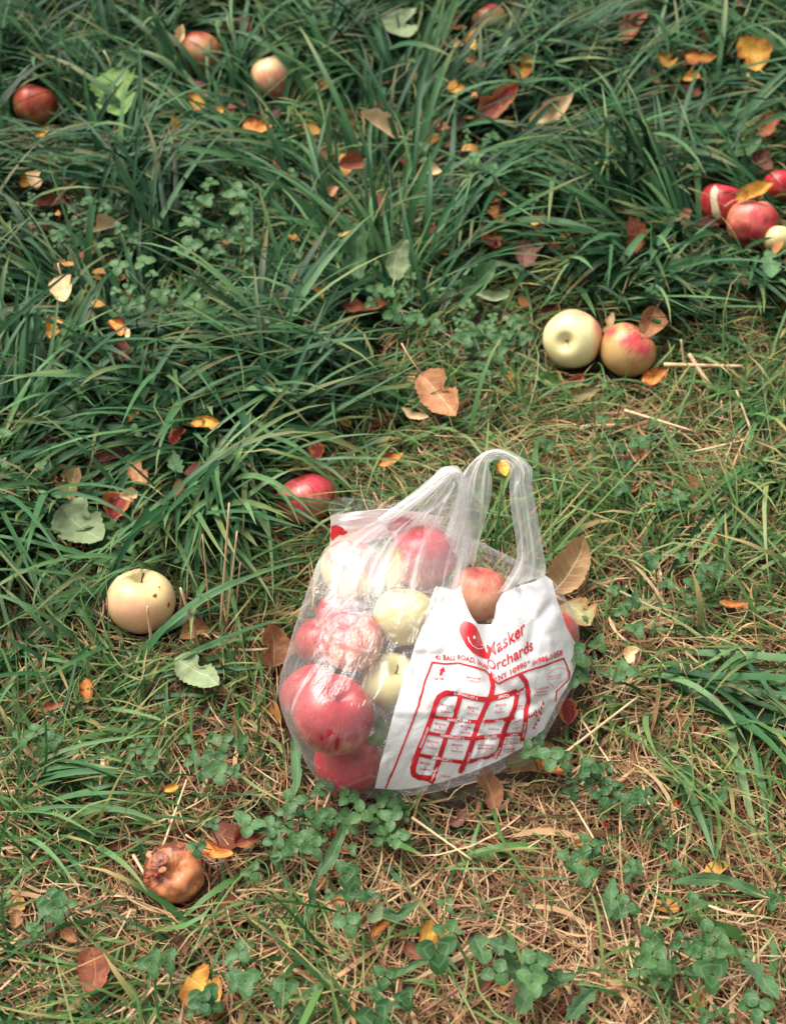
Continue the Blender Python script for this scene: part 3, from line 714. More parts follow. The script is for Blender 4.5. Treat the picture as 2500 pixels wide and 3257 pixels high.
wl('PARKING LOT 2', [(313, 1448), (475, 1470)], 22, (0.1, -1)); wl('PIE', [(692, 1466), (732, 1458)], 22, (0.1, -1))
wl('BOUNDARY ROAD', [(226, 1355), (290, 1200)], 20, (-1, -0.35)); wl('ENTRY DRIVE', [(730, 1175), (782, 1050)], 18, (-1, -0.35))
wl('MAIN ROAD', [(325, 1625), (372, 1510)], 20, (-1, -0.35)); wl('ENTRY DRIVE', [(590, 1555), (632, 1400)], 18, (-1, -0.3))
wl('CENTER DRIVE', [(838, 1450), (880, 1350)], 16, (-1, -0.3)); wl('EXIT DRIVE', [(1066, 1270), (1082, 1148)], 18, (-1, -0.1))
bagpart('road_names', pymesh('road_names', WV, WF), M_INKW, False)

# --- handles: pleated fans of film gathered to a loop
def P3(zb, z): return Vector(at(*ZB(*zb), z))
def spline(pts, n):
    pts = [Vector(p) for p in pts]; out = []
    for k in range(n):
        s = k/(n-1)*(len(pts)-1); i = min(int(s), len(pts)-2); f = s-i
        p0, p1, p2, p3 = pts[max(i-1, 0)], pts[i], pts[i+1], pts[min(i+2, len(pts)-1)]
        out.append(0.5*((2*p1)+(p2-p0)*f+(2*p0-5*p1+4*p2-p3)*f*f+(3*p1-p0-3*p2+p3)*f**3))
    return out
def pleat_sheet(name, rows, nt=90, ns=60, amp=0.0035, freq=13, seed=1, mat=None, amp0=0.1):
    """rows: list of cross curves (each a list of 3D points), from the bag up to the loop and over it"""
    rs = random.Random(seed); phs = [rs.random()*6.28 for _ in range(4)]
    curves = [spline(r, nt) for r in rows]; V = []; uvs = []
    cols = [spline([c[j] for c in curves], ns) for j in range(nt)]
    for i in range(ns):
        for j in range(nt):
            p = cols[j][i]; a = cols[min(j+1, nt-1)][i]-cols[max(j-1, 0)][i]; b = cols[j][min(i+1, ns-1)]-cols[j][max(i-1, 0)]
            n = a.cross(b); n = n.normalized() if n.length > 1e-9 else Vector((0, 0, 1))
            s = i/(ns-1); t = j/(nt-1)
            w = amp*(amp0+(1-amp0)*smooth(0.1, 0.75, s))*(0.7+0.9*abs(mnoise.noise(Vector((t*3, s*6, seed)))))
            q = math.sin(freq*6.28*t+phs[0]+2.5*math.sin(5*t+phs[1])+1.2*math.sin(7*s+phs[3]))*0.4+math.sin(freq*2.3*6.28*t+phs[2]+2*s)*0.25
            q += 0.9*mnoise.noise(Vector((t*9, s*3.5, seed*3.1)))+0.7*mnoise.noise(Vector((t*4, s*12, seed*1.3)))
            V.append(p+n*w*q); uvs.append((t, s))
    o = bagpart(name, pymesh(name, V, grid_faces(ns, nt), uvs), mat)
    return o
def B3(zb, off=0.003): return on_bag(*ZB(*zb), off)
# left handle: front fan -> loop -> back leg
left_rows = [
 [B3((250, 800)), B3((400, 880)), B3((560, 900)), B3((720, 900)), B3((850, 840)), B3((980, 790))],
 [B3((262, 640)), B3((420, 690)), B3((560, 720)), B3((720, 740)), B3((860, 720)), B3((990, 735))],
 [P3((390, 505), .168), P3((520, 520), .180), P3((650, 520), .186), P3((780, 530), .186), P3((900, 540), .182), P3((1040, 540), .170)],
 [P3((640, 358), .205), P3((715, 365), .216), P3((790, 370), .222), P3((860, 375), .222), P3((940, 385), .217), P3((1035, 395), .205)],
 [P3((800, 235), .230), P3((845, 245), .237), P3((885, 250), .240), P3((925, 258), .239), P3((965, 262), .235), P3((1016, 268), .228)],
 [P3((880, 165), .244), P3((905, 172), .249), P3((930, 182), .251), P3((955, 190), .250), P3((980, 198), .247), P3((1005, 205), .243)],
 [P3((930, 142), .250), P3((940, 150), .254), P3((950, 160), .255), P3((960, 170), .254), P3((972, 178), .250), P3((990, 182), .248)],
]
pleat_sheet('handle', left_rows, amp=0.0045, freq=6, seed=3, mat=M_HAND)
strap = [
 [P3((560, 395), .196), P3((572, 410), .200), P3((590, 425), .200), P3((600, 445), .197)],
 [P3((690, 300), .221), P3((702, 318), .226), P3((716, 336), .226), P3((730, 352), .222)],
 [P3((800, 222), .240), P3((812, 240), .245), P3((824, 256), .246), P3((836, 274), .242)],
 [P3((880, 160), .252), P3((888, 178), .258), P3((896, 194), .258), P3((904, 212), .254)],
 [P3((945, 136), .257), P3((946, 152), .263), P3((947, 168), .263), P3((948, 186), .258)],
 [P3((1000, 172), .253), P3((988, 180), .259), P3((976, 190), .259), P3((964, 200), .254)],
 [P3((1022, 255), .236), P3((1004, 256), .241), P3((988, 258), .241), P3((970, 260), .237)],
 [P3((1018, 360), .214), P3((996, 358), .218), P3((972, 356), .218), P3((948, 352), .214)],
 [P3((990, 500), .182), P3((960, 495), .186), P3((930, 490), .186), P3((900, 482), .182)],
]
pleat_sheet('handle_strap', strap, amp=0.0022, freq=3, seed=6, mat=M_HAND2, ns=90, nt=30, amp0=0.8)
left_back = [
 [P3((1000, 195), .243), P3((985, 172), .252), P3((965, 158), .252), P3((945, 148), .250)],
 [P3((1040, 250), .232), P3((1000, 235), .236), P3((960, 215), .236), P3((900, 190), .234)],
 [P3((1050, 400), .200), P3((960, 380), .195), P3((850, 330), .190), P3((760, 280), .196)],
 [P3((1045, 560), .155), P3((900, 460), .160), P3((720, 400), .160), P3((560, 360), .165)],
 [P3((1040, 640), .120), P3((900, 560), .125), P3((720, 500), .130), P3((480, 430), .140)],
]
pleat_sheet('handle_back', left_back, amp=0.003, freq=7, seed=4, mat=M_HAND, amp0=1.0)
# right handle
right_rows = [
 [B3((1165, 790)), B3((1230, 770)), B3((1300, 740)), B3((1370, 715)), B3((1432, 700))],
 [P3((1215, 715), .150), P3((1270, 700), .156), P3((1320, 690), .158), P3((1370, 675), .156), P3((1418, 660), .150)],
 [P3((1270, 590), .172), P3((1305, 590), .178), P3((1340, 590), .180), P3((1375, 590), .178), P3((1410, 590), .172)],
 [P3((1255, 420), .205), P3((1290, 420), .211), P3((1320, 420), .213), P3((1350, 420), .211), P3((1385, 420), .205)],
 [P3((1238, 250), .236), P3((1268, 250), .241), P3((1295, 245), .243), P3((1322, 240), .241), P3((1352, 235), .236)],
 [P3((1240, 150), .252), P3((1262, 142), .256), P3((1285, 135), .258), P3((1308, 128), .256), P3((1330, 125), .252)],
 [P3((1175, 92), .258), P3((1185, 82), .262), P3((1195, 72), .263), P3((1205, 62), .262), P3((1212, 54), .260)],
 [P3((1130, 120), .256), P3((1122, 105), .259), P3((1115, 92), .260), P3((1108, 80), .259), P3((1102, 70), .256)],
 [P3((1142, 200), .240), P3((1110, 190), .242), P3((1075, 180), .243), P3((1040, 170), .241), P3((1000, 160), .238)],
 [P3((1125, 330), .212), P3((1090, 330), .214), P3((1050, 330), .214), P3((1010, 330), .212), P3((960, 320), .208)],
 [P3((1075, 520), .165), P3((1040, 520), .168), P3((1000, 520), .168), P3((950, 520), .164), P3((900, 500), .160)],
 [P3((1050, 640), .115), P3((1020, 640), .118), P3((980, 640), .118), P3((930, 640), .115), P3((880, 640), .110)],
]
pleat_sheet('handle', right_rows, amp=0.0036, freq=3, seed=8, mat=M_HAND2, ns=110, nt=60, amp0=0.6)
# back wall of the bag: clear film rising behind the mouth, white panel flopping out at the left
back_rows = [
 [P3((1030, 540), .160), P3((1090, 580), .152), P3((1180, 612), .146), P3((1262, 600), .150), P3((1290, 500), .180)],
 [P3((1040, 640), .130), P3((1100, 660), .126), P3((1190, 680), .122), P3((1270, 670), .124), P3((1330, 600), .140)],
 [P3((1050, 760), .085), P3((1110, 770), .085), P3((1190, 780), .085), P3((1280, 770), .085), P3((1370, 720), .09)],
]
pleat_sheet('back_film', back_rows, amp=0.003, freq=3, seed=9, mat=M_FILM, nt=40, ns=30, amp0=1.0)
flopc = [
 [P3((312, 330), .172), P3((360, 296), .178), P3((450, 292), .180), P3((620, 335), .180), P3((760, 380), .178)],
 [P3((318, 390), .160), P3((400, 380), .165), P3((480, 370), .168), P3((620, 352), .170), P3((800, 375), .168)],
]
pleat_sheet('back_edge', flopc, amp=0.002, freq=2, seed=12, mat=M_FILM, nt=40, ns=14, amp0=1.0)
flopw = [
 [P3((322, 382), .160), P3((430, 368), .165), P3((600, 350), .170), P3((760, 365), .169), P3((900, 395), .160)],
 [P3((322, 460), .145), P3((430, 440), .150), P3((600, 420), .155), P3((740, 425), .155), P3((880, 430), .150)],
 [P3((318, 560), .120), P3((430, 540), .125), P3((600, 500), .130), P3((720, 480), .135), P3((860, 480), .130)],
]
pleat_sheet('back_panel', flopw, amp=0.0025, freq=2, seed=13, mat=M_WHITE, nt=50, ns=30, amp0=1.0)
def back_ink(poly, mat, nm):
    c = np.mean(poly, 0); V = []; n = len(poly)
    bv = bpy.data.objects['back_panel'].data
    bvh = BVHTree.FromPolygons([v.co.copy() for v in bv.vertices], [tuple(p.vertices) for p in bv.polygons])
    for r in range(5):
        for p in poly:
            q = c+(np.array(p)-c)*max(r/4, 0.03); d = Vector(ray(*ZB(*q))).normalized()
            h = bvh.ray_cast(Vector(CAM), d); 
            loc = h[0] if h[0] is not None else bvh.find_nearest(P3(q, .15))[0]
            V.append(loc-d*0.0015)
    bagpart(nm, pymesh(nm, V, grid_faces(5, n, True)), mat)
back_ink([(326, 440), (350, 432), (385, 445), (410, 470), (390, 490), (370, 480), (345, 500), (330, 515), (322, 490)], M_INK, 'back_logo')
back_ink([(600, 430), (640, 400), (690, 392), (740, 405), (720, 430), (670, 460), (620, 462)], M_INKP, 'back_logo')

# ================================================================== leaves
def shape_fn(kind):
    if kind == 'long': return lambda u: (math.sin(math.pi*min(1, u**0.85)))**0.75*(1-0.25*u)
    if kind == 'broad': return lambda u: (math.sin(math.pi*min(1, u**0.72)))**0.62
    if kind == 'tooth': return lambda u: (math.sin(math.pi*min(1, u**1.1)))**0.7*(1+0.22*math.sin(u*26))
    return lambda u: (math.sin(math.pi*min(1, u**0.78)))**0.8
def leaf_mesh(L, W, kind, curl, bend, crump, seed, serr=0.06, fold=0.25, tear=0.0, nu=22, nv=11):
    rs = random.Random(seed); sf = shape_fn(kind); V = []; uvs = []; ox = Vector((rs.random()*90, rs.random()*90, rs.random()*90))
    asym = rs.uniform(-0.12, 0.12); sway = rs.uniform(-0.12, 0.12)
    for i in range(nu):
        u = i/(nu-1)
        hw = W/2*max(sf(u), 0.02)*(1+(serr if i % 2 else -serr))*(1+0.22*mnoise.noise(Vector((u*4.5, seed*1.7, 0))))
        for j in range(nv):
            v = j/(nv-1)*2-1; w = hw*(1+asym*v)*(1+0.25*mnoise.noise(Vector((u*5, seed*2.3+(7 if v > 0 else 0), 1))))
            if tear and v*rs.choice((1, 1)) > 0.55 and abs(u-0.45) < 0.18: w *= 1-tear*(1-abs(u-0.45)/0.18)
            y = v*w; x = u*L; 
            if abs(curl) > 0.01:
                R = (W/2)/curl; an = y/R; y, z = R*math.sin(an), R*(1-math.cos(an))
            else: z = 0
            z += fold*abs(v)*hw*0.5
            if abs(bend) > 0.01:
                R = L/bend; an = x/R; x, z = R*math.sin(an)-z*math.sin(an), R*(1-math.cos(an))+z*math.cos(an)
            y += sway*L*math.sin(math.pi*u)
            p = Vector((x, y, z)); q = p/max(L, .01)
            p += Vector((0.4, 0.4, 1))*(crump*L*(mnoise.noise(q*3.2+ox)+0.6*mnoise.noise(q*7.5+ox)))
            V.append(p); uvs.append((u, (v+1)/2))
    me = pymesh('leaf_blade', V, grid_faces(nu, nv), uvs)
    return me
LEAVES = []   # px, py, rx, ry, depth
lcount = [0]
def leaf(px, py, L, W, ang, mat, label, z=None, kind='ovate', curl=1.15, bend=0.8, crump=0.07, stalk=0, name='fallen_leaf', face=0.55, group='fallen leaves in the grass', cat='leaf', clear=0.8, roll=None, fold=0.25, serr=0.06):
    """px,py = blade centre; L,W in photograph pixels; ang = direction of the tip on the photograph (deg)"""
    lcount[0] += 1; sd_ = lcount[0]*13+5; rs = random.Random(sd_)
    if z is None: z = 0.035
    c = Vector(at(px, py, z)); t = depth_at(px, py, z); k = t/F
    n = (Vector((0, 0, 1))*(1-face) + (Vector(CAM)-c).normalized()*face + Vector((rs.uniform(-.25, .25), rs.uniform(-.2, .2), 0))).normalized()
    a = math.radians(ang); img = Vector(RT*math.cos(a)+UP*math.sin(a))
    view = (c-Vector(CAM)).normalized()
    # tip direction inside the leaf's plane that shows as ang on the photograph
    xd = (img - view*(img.dot(n)/view.dot(n))).normalized()
    fs = (xd - view*xd.dot(view)).length
    yd = n.cross(xd).normalized(); fw = (yd-view*yd.dot(view)).length
    Lm, Wm = 1.1*L*k/max(fs, .5), 1.15*W*k/max(fw, .5)
    me = leaf_mesh(Lm, Wm, kind, curl, bend, crump, sd_, serr=serr, fold=fold, tear=rs.choice((0, 0.5, 0.8)))
    off = sum((Vector(v.co) for v in me.vertices), Vector())/len(me.vertices)
    R = Matrix((xd, yd, n)).transposed().to_4x4()
    m = Matrix.Translation(c) @ R @ Matrix.Translation(-off)
    if stalk:
        o = empty(name, c); o.matrix_world = m
        link('blade', me, LM[mat], o)
        sl = stalk*k; b = rs.uniform(-.25, .25)
        V, Fc = tube([(0.004, 0, 0.0006), (-sl*.35, b*sl*.25, .001+sl*.05), (-sl*.7, b*sl*.7, .001+sl*.05), (-sl, b*sl*1.2, -sl*.05)], [.0007, .0008, .0009, .0014], 5)
        pm = {'cream': 'cream', 'yellow': 'cream', 'tan': 'tan', 'brownpale': 'cream', 'rust': 'tan', 'orange': 'tan', 'pale': 'pale', 'green': 'pale', 'weed': 'pale', 'olive': 'pale', 'red': 'red'}.get(mat, 'tan')
        link('stalk', pymesh('stalk', V, Fc), M_PET[pm], o)
    else:
        o = link(name, me, LM[mat]); o.matrix_world = m
    tag(o, label, cat, group)
    rr = max(L, W)/2
    LEAVES.append((px, py-2, abs(math.cos(a))*L/2+abs(math.sin(a))*W/2, abs(math.sin(a))*L/2+abs(math.cos(a))*W/2, t-0.0, clear))
    return o
Zl = 0.062   # leaves caught high in the long grass
LF_ = leaf
# --- top left
LF_(374, 300, 205, 128, 285, 'green', 'large bright green leaf with yellow stalk end, upper left', 0.085, stalk=75, curl=0.5, kind='broad', clear=1.0)
LF_(572, 112, 70, 44, 60, 'cream', 'pale curled leaf above the orange red apple near the top', 0.09, curl=1.4)
LF_(634, 322, 85, 70, 280, 'yellow', 'golden curled leaf below the orange red apple, upper left', Zl, curl=1.2, crump=.07, kind='broad')
LF_(694, 350, 48, 34, 340, 'yellow', 'small golden leaf scrap beside the golden curled leaf', Zl)
LF_(557, 400, 50, 40, 120, 'yellow', 'small ragged yellow leaf left of the golden curled leaf', Zl, crump=.08)
LF_(818, 405, 100, 58, 345, 'orange', 'orange leaf with cream tip below the peach apple', Zl, crump=.06)
LF_(374, 422, 72, 44, 70, 'orange', 'orange leaf half hidden under the tip of the large green leaf', 0.05)
LF_(137, 420, 52, 34, 20, 'yellow', 'dull yellow leaf under the apple at the left edge', 0.05)
LF_(245, 304, 50, 32, 10, 'rust', 'small dull red leaf right of the left edge apple', 0.06)
LF_(110, 568, 92, 62, 285, 'cream', 'upright tan leaf folded beside a yellow one, left edge', 0.075, curl=1.1, kind='long')
LF_(88, 575, 62, 48, 240, 'yellow', 'yellow leaf behind the upright tan one, left edge', 0.055)
LF_(160, 638, 105, 44, 350, 'rust', 'rusty leaf below the tan and yellow pair, left edge', 0.045)
LF_(316, 716, 120, 56, 205, 'cream', 'cream leaf with long stalk pointing right among clover', 0.075, stalk=60, clear=.95)
LF_(283, 533, 125, 50, 330, 'weed', 'smooth green leaf above the clover, upper left', 0.07, kind='long', curl=.5)
LF_(779, 100, 135, 58, 275, 'brown', 'dark brown curled leaf left of the peach apple at top', 0.06, curl=1.5)
LF_(567, 592, 40, 28, 60, 'red', 'red leaf scrap showing between clover leaves, upper left', 0.05)
# --- top middle
LF_(1275, 78, 130, 112, 280, 'pale', 'broad pale grey green leaf at the top edge', 0.075, kind='broad', curl=.5, clear=.9)
LF_(1503, 128, 95, 44, 275, 'yellow', 'twisted yellow leaf left of the red and white apple', 0.06, curl=1.3, crump=.07)
LF_(1518, 198, 74, 36, 330, 'tan', 'tan leaf below the twisted yellow leaf near the top', 0.055)
LF_(1442, 138, 62, 36, 340, 'cream', 'cream leaf left of the twisted yellow leaf near the top', 0.06)
LF_(1445, 54, 52, 32, 40, 'rust', 'small rusty leaf at the top edge beside the red and white apple', 0.06)
LF_(1665, 214, 80, 68, 30, 'yellow', 'round golden leaf, upper middle right', 0.075, kind='broad', curl=.9, clear=.9)
LF_(1452, 280, 66, 52, 320, 'yellow', 'golden leaf with thin stalk left of the dark red leaf', 0.07, stalk=50)
LF_(1584, 324, 150, 84, 30, 'red', 'large dark red leaf in the grass, upper middle', 0.065, curl=1.0, clear=.9)
LF_(1208, 388, 150, 62, 160, 'cream', 'long cream leaf with stalk to the right, upper middle', 0.08, stalk=80, curl=.8, clear=.95, kind='long')
LF_(1404, 400, 64, 40, 320, 'tan', 'dull tan leaf beside the stalk of the long cream leaf', 0.06)
LF_(1118, 518, 88, 64, 200, 'rust', 'squarish rusty leaf in the middle of the long grass', 0.07, kind='broad', clear=.9)
LF_(1057, 608, 52, 36, 250, 'tan', 'small tan leaf below left of the squarish rusty leaf', 0.06)
LF_(1376, 538, 70, 40, 335, 'cream', 'small cream leaf right of the squarish rusty leaf', 0.065)
LF_(1579, 618, 78, 60, 250, 'orange', 'crumpled orange leaf above another, right of centre top', 0.055, crump=.08)
LF_(1580, 682, 76, 56, 300, 'orange', 'crumpled orange leaf just below its twin, right of centre top', 0.05, crump=.08)
LF_(1563, 760, 88, 60, 300, 'red', 'red and orange leaf below the two crumpled orange ones', 0.055, curl=.9)
LF_(1678, 806, 108, 92, 250, 'mauve', 'dull mauve brown leaf right of the red and orange one', 0.05, kind='broad')
LF_(1716, 728, 60, 46, 110, 'brown', 'very dark leaf above the dull mauve brown leaf', 0.04)
LF_(1596, 546, 50, 34, 300, 'mauve', 'small mauve leaf above the crumpled orange leaves', 0.05)
LF_(1716, 698, 60, 42, 10, 'yellow', 'small bright yellow leaf above the very dark one', 0.06, crump=.07)
LF_(1756, 352, 165, 60, 25, 'cream', 'cream leaf with brown patches right of the dark red leaf', 0.07, clear=.9)
# --- top right
LF_(2009, 86, 150, 74, 250, 'rust', 'rusty brown drooping leaf at the top right', 0.08, curl=1.0, clear=.9)
LF_(1940, 128, 60, 34, 240, 'tan', 'small tan leaf left of the rusty drooping leaf', 0.05)
LF_(2115, 194, 80, 62, 290, 'yellow', 'yellow leaf left of the orange and dark red pair, top right', 0.075, curl=.9, clear=.9)
LF_(2228, 182, 100, 60, 350, 'orange', 'peach orange leaf above dark red one, top right', 0.075, crump=.06, clear=.9)
LF_(2168, 198, 70, 46, 220, 'red', 'dark red leaf beside the peach orange one, top right', 0.06)
LF_(2230, 130, 84, 50, 120, 'rust', 'rusty leaf standing behind the peach orange one', 0.06)
LF_(2390, 166, 104, 92, 130, 'yellow', 'bright yellow squarish leaf at the right edge near the top', 0.085, kind='broad', stalk=45, clear=.95, curl=.4)
LF_(2080, 245, 72, 40, 320, 'cream', 'small cream leaf below the yellow leaf, top right', 0.065)
LF_(2196, 244, 60, 38, 210, 'yellow', 'dull yellow leaf below the dark red one, top right', 0.055)
LF_(2201, 290, 70, 42, 330, 'rust', 'rusty red leaf under the dull yellow one, top right', 0.045)
LF_(2034, 466, 58, 20, 305, 'red', 'narrow red and pink leaf, upper right', 0.06)
LF_(2438, 400, 96, 70, 240, 'rust', 'rusty orange leaf at the right edge, upper part', 0.055)
LF_(2424, 512, 80, 60, 300, 'brown', 'dark brown leaf at the right edge above the red apples', 0.045)
LF_(2399, 606, 120, 56, 20, 'yellow', 'yellow leaf resting above the bruised apple at the right edge', 0.085, stalk=40, clear=.95)
LF_(2019, 742, 104, 78, 100, 'rust', 'red brown curled leaf standing in grass, right of centre', 0.065, curl=1.1, clear=.95)
LF_(2156, 836, 80, 34, 290, 'cream', 'small narrow cream leaf above right of the apple pair', 0.06, kind='long')
LF_(1330, 1760, 1, 1, 0, 'cream', '', 0) if False else None
# --- left middle
LF_(200, 918, 110, 82, 285, 'cream', 'cream and yellow cupped leaf at the left, upper middle', 0.085, curl=1.1, crump=.06, stalk=45, clear=.95, kind='broad')
LF_(170, 1042, 84, 58, 250, 'yellow', 'folded yellow leaf below the cupped one at the left', 0.08, curl=1.2, clear=.95)
LF_(376, 1040, 78, 52, 300, 'orange', 'golden orange leaf behind long blades, left', 0.06)
LF_(405, 1060, 42, 24, 280, 'cream', 'small cream leaf beside the golden orange one, left', 0.06)
LF_(660, 1346, 118, 50, 350, 'yellow', 'yellow leaf with pale stalk, left of centre', 0.06, stalk=50, clear=.95)
LF_(562, 1388, 72, 50, 250, 'red', 'deep red leaf left below the yellow leaf with pale stalk', 0.06, clear=.9)
LF_(425, 1320, 46, 34, 30, 'orange', 'tiny orange leaf scrap left of the deep red leaf', 0.05)
LF_(440, 1508, 100, 66, 300, 'tan', 'orange tan curled leaf above the red leaf, left', 0.06, curl=1.0, clear=.9)
LF_(228, 1534, 98, 80, 60, 'greenbrown', 'half green half brown leaf at the left', 0.055, clear=.9)
LF_(372, 1608, 112, 92, 250, 'red', 'shiny deep red leaf above the cream apple, left', 0.06, curl=1.0, crump=.06, clear=.95)
LF_(410, 1574, 60, 44, 200, 'cream', 'torn cream leaf scrap lying on the shiny deep red leaf', 0.078, crump=.09, clear=.95)
LF_(258, 1668, 185, 140, 315, 'pale', 'large pale green leaf with white midrib at the left', 0.05, kind='broad', stalk=60, curl=.4, clear=.9)
LF_(334, 836, 90, 40, 355, 'brown', 'brown leaf hidden beneath blades at the left, upper middle', 0.04)
LF_(56, 832, 62, 48, 90, 'tan', 'tan leaf at the left edge above the cupped one', 0.05)
LF_(340, 1452, 120, 44, 0, 'brown', 'long brown leaf under the grass above the orange tan leaf', 0.04)
# --- centre
LF_(1268, 820, 118, 74, 75, 'pale', 'pale green oval leaf with curved stalk, centre top', 0.075, stalk=50, clear=.97, curl=.4)
LF_(1138, 802, 150, 84, 80, 'weed', 'toothed green weed leaf left of the pale oval leaf', 0.07, kind='tooth', name='weed_leaf', group='broad weed leaves')
LF_(1017, 932, 58, 30, 300, 'yellow', 'small bright yellow leaf, left of the rusty long leaf', 0.075, clear=.97)
LF_(1159, 972, 165, 52, 355, 'rust', 'long rusty leaf in shade below the pale oval leaf', 0.05, clear=.85, kind='long')
LF_(1396, 1256, 190, 120, 310, 'tan', 'large orange tan leaf with pale midrib, centre', 0.055, stalk=120, clear=.95, kind='broad', curl=.8, bend=.7)
LF_(1318, 1318, 88, 30, 335, 'cream', 'narrow cream leaf left of the large orange tan leaf', 0.04)
LF_(1245, 1462, 82, 44, 15, 'orange', 'orange and red leaf behind the left handle', 0.045, clear=.9)
LF_(1518, 888, 165, 84, 30, 'weed', 'soft green weed leaf above the clover patch, centre right', 0.06, kind='tooth', name='weed_leaf', group='broad weed leaves')
LF_(1574, 940, 125, 36, 355, 'pale', 'narrow pale green leaf at the top of the clover patch', 0.065, kind='long', clear=.9)
LF_(1007, 1436, 76, 56, 280, 'red', 'dark red leaf behind grass, above the red striped apple', 0.04)
LF_(1603, 1488, 64, 46, 280, 'yellow', 'golden leaf seen through the loop of the right handle', 0.05, clear=.97)
# --- right middle
LF_(2066, 1030, 150, 92, 240, 'tan', 'dry brown leaf standing behind the pink blushed apple', 0.06, curl=1.2, crump=.07, stalk=40, clear=.95)
LF_(2082, 1196, 92, 58, 20, 'orange', 'curly orange leaf in front of the pink blushed apple', 0.045, crump=.09, clear=.95)
LF_(1938, 1030, 70, 38, 70, 'cream', 'cream leaf wedged between the two apples of the pair', 0.05)
LF_(1741, 1206, 84, 52, 160, 'green', 'yellow green leaf left below the pale yellow green apple', 0.03)
LF_(1857, 1252, 95, 52, 10, 'olive', 'olive leaf with dark spots below the apple pair', 0.035, clear=.9)
LF_(1834, 1210, 56, 40, 30, 'red', 'dark red leaf right under the pale yellow green apple', 0.02)
LF_(2207, 1528, 50, 40, 130, 'tan', 'small brown leaf in the clover at right', 0.03)
LF_(2004, 1556, 60, 26, 0, 'rust', 'small rusty leaf left of the clover at right', 0.025)
LF_(2333, 1920, 90, 34, 345, 'orange', 'orange streaked leaf in grass near the right edge', 0.03, clear=.9)
# --- around the bag
LF_(1815, 1800, 190, 118, 60, 'brownpale', 'large brown and olive leaf leaning on the bag beside the right handle', 0.045, kind='broad', curl=.9, bend=.7, clear=.95)
LF_(1843, 1952, 125, 96, 310, 'olive', 'pale olive leaf right of the bag below the large brown one', 0.035, clear=.95, curl=.4)
LF_(2005, 2082, 74, 54, 250, 'cream', 'small cream leaf under clover, right of the bag', 0.03, clear=.95)
LF_(1806, 2262, 92, 78, 280, 'red', 'dark red leaf in the shade at the right foot of the bag', 0.025, clear=.9)
LF_(1685, 2412, 215, 88, 200, 'olive', 'tan olive leaf half under the front of the bag', 0.025, kind='broad', clear=.95, curl=.3)
LF_(1755, 2428, 120, 76, 335, 'orange', 'yellow leaf with burnt brown end beside clover, front right of bag', 0.035, clear=.95)
LF_(1556, 2502, 150, 78, 115, 'tan', 'tan leaf with long curved stalk in front of the bag', 0.035, stalk=95, clear=.97, kind='ovate')
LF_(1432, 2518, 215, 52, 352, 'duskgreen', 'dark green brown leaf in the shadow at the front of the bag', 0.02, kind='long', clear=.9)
LF_(873, 2050, 128, 104, 100, 'tan', 'curled orange tan leaf touching the left side of the bag', 0.045, crump=.06, curl=.9, clear=.97, kind='broad')
LF_(617, 2008, 110, 82, 200, 'tan', 'tan leaf in shade behind the dry stalks beside the cream apple', 0.03)
LF_(630, 2138, 185, 98, 325, 'pale', 'pale green leaf with white midrib below the cream apple', 0.04, stalk=0, clear=.92, curl=.4)
LF_(278, 2197, 88, 48, 280, 'orange', 'orange brown folded leaf at the lower left', 0.045, curl=1.0, clear=.95)
LF_(172, 2244, 70, 28, 10, 'rust', 'narrow rusty leaf left of the orange brown folded one', 0.04, clear=.9)
LF_(170, 2400, 40, 34, 200, 'rust', 'tiny rusty leaf scrap at the left edge, lower part', 0.02)
# --- bottom
LF_(690, 2706, 118, 60, 340, 'orange', 'curled orange and gold leaf right of the rotten apple', 0.04, curl=1.3, stalk=55, clear=.97)
LF_(798, 2655, 108, 76, 20, 'red', 'deep red leaf with curled brown edge right of the rotten apple', 0.035, curl=1.2, crump=.05, clear=.95)
LF_(298, 3088, 150, 108, 270, 'rust', 'crumpled brown leaf at the bottom left', 0.035, crump=.06, clear=.97, kind='broad', curl=.8)
LF_(650, 3150, 150, 128, 320, 'yellow', 'mottled yellow orange leaf under clover at the bottom left', 0.03, kind='broad', clear=.95, curl=.4)
LF_(222, 2977, 78, 40, 320, 'tan', 'small orange tan leaf above the crumpled brown one, bottom left', 0.03, clear=.9)
LF_(587, 3008, 70, 38, 280, 'brown', 'dark brown leaf scrap below the rotten apple', 0.025, clear=.9)
LF_(375, 3140, 46, 30, 340, 'rust', 'small rusty scrap beside the crumpled brown leaf', 0.02)
LF_(546, 2508, 44, 28, 10, 'yellow', 'small yellow leaf scrap above the rotten apple', 0.035, clear=.9)
LF_(54, 2922, 62, 50, 270, 'tan', 'tan leaf at the left edge near the bottom', 0.03)
LF_(150, 2812, 44, 30, 90, 'rust', 'dark rusty leaf scrap left of the rotten apple', 0.015)
LF_(1062, 2655, 70, 44, 300, 'red', 'dark red leaf under the clover in front of the bag', 0.02)
LF_(1100, 2700, 46, 40, 320, 'red', 'red scrap with yellow rim beside the long plantain leaf', 0.025)
LF_(1209, 2952, 72, 46, 30, 'orange', 'small orange leaf under broad clover at bottom centre', 0.03, clear=.9)
LF_(1361, 2976, 105, 56, 80, 'yellow', 'upright pale yellow leaf at bottom centre', 0.045, clear=.97, curl=.6)
LF_(1318, 3028, 84, 52, 330, 'brown', 'dark red brown leaf behind the upright pale yellow one', 0.025, clear=.9)
LF_(1922, 2620, 58, 24, 300, 'red', 'narrow red leaf deep in the straw, lower right', 0.015)
LF_(2150, 2560, 40, 26, 300, 'orange', 'orange red scrap under a green blade, lower right', 0.02)
LF_(2105, 2735, 60, 40, 20, 'brown', 'dark leaf scrap in straw, lower right', 0.015)
LF_(1460, 2605, 60, 46, 40, 'mauve', 'dull mauve leaf scrap below the bag front', 0.02)
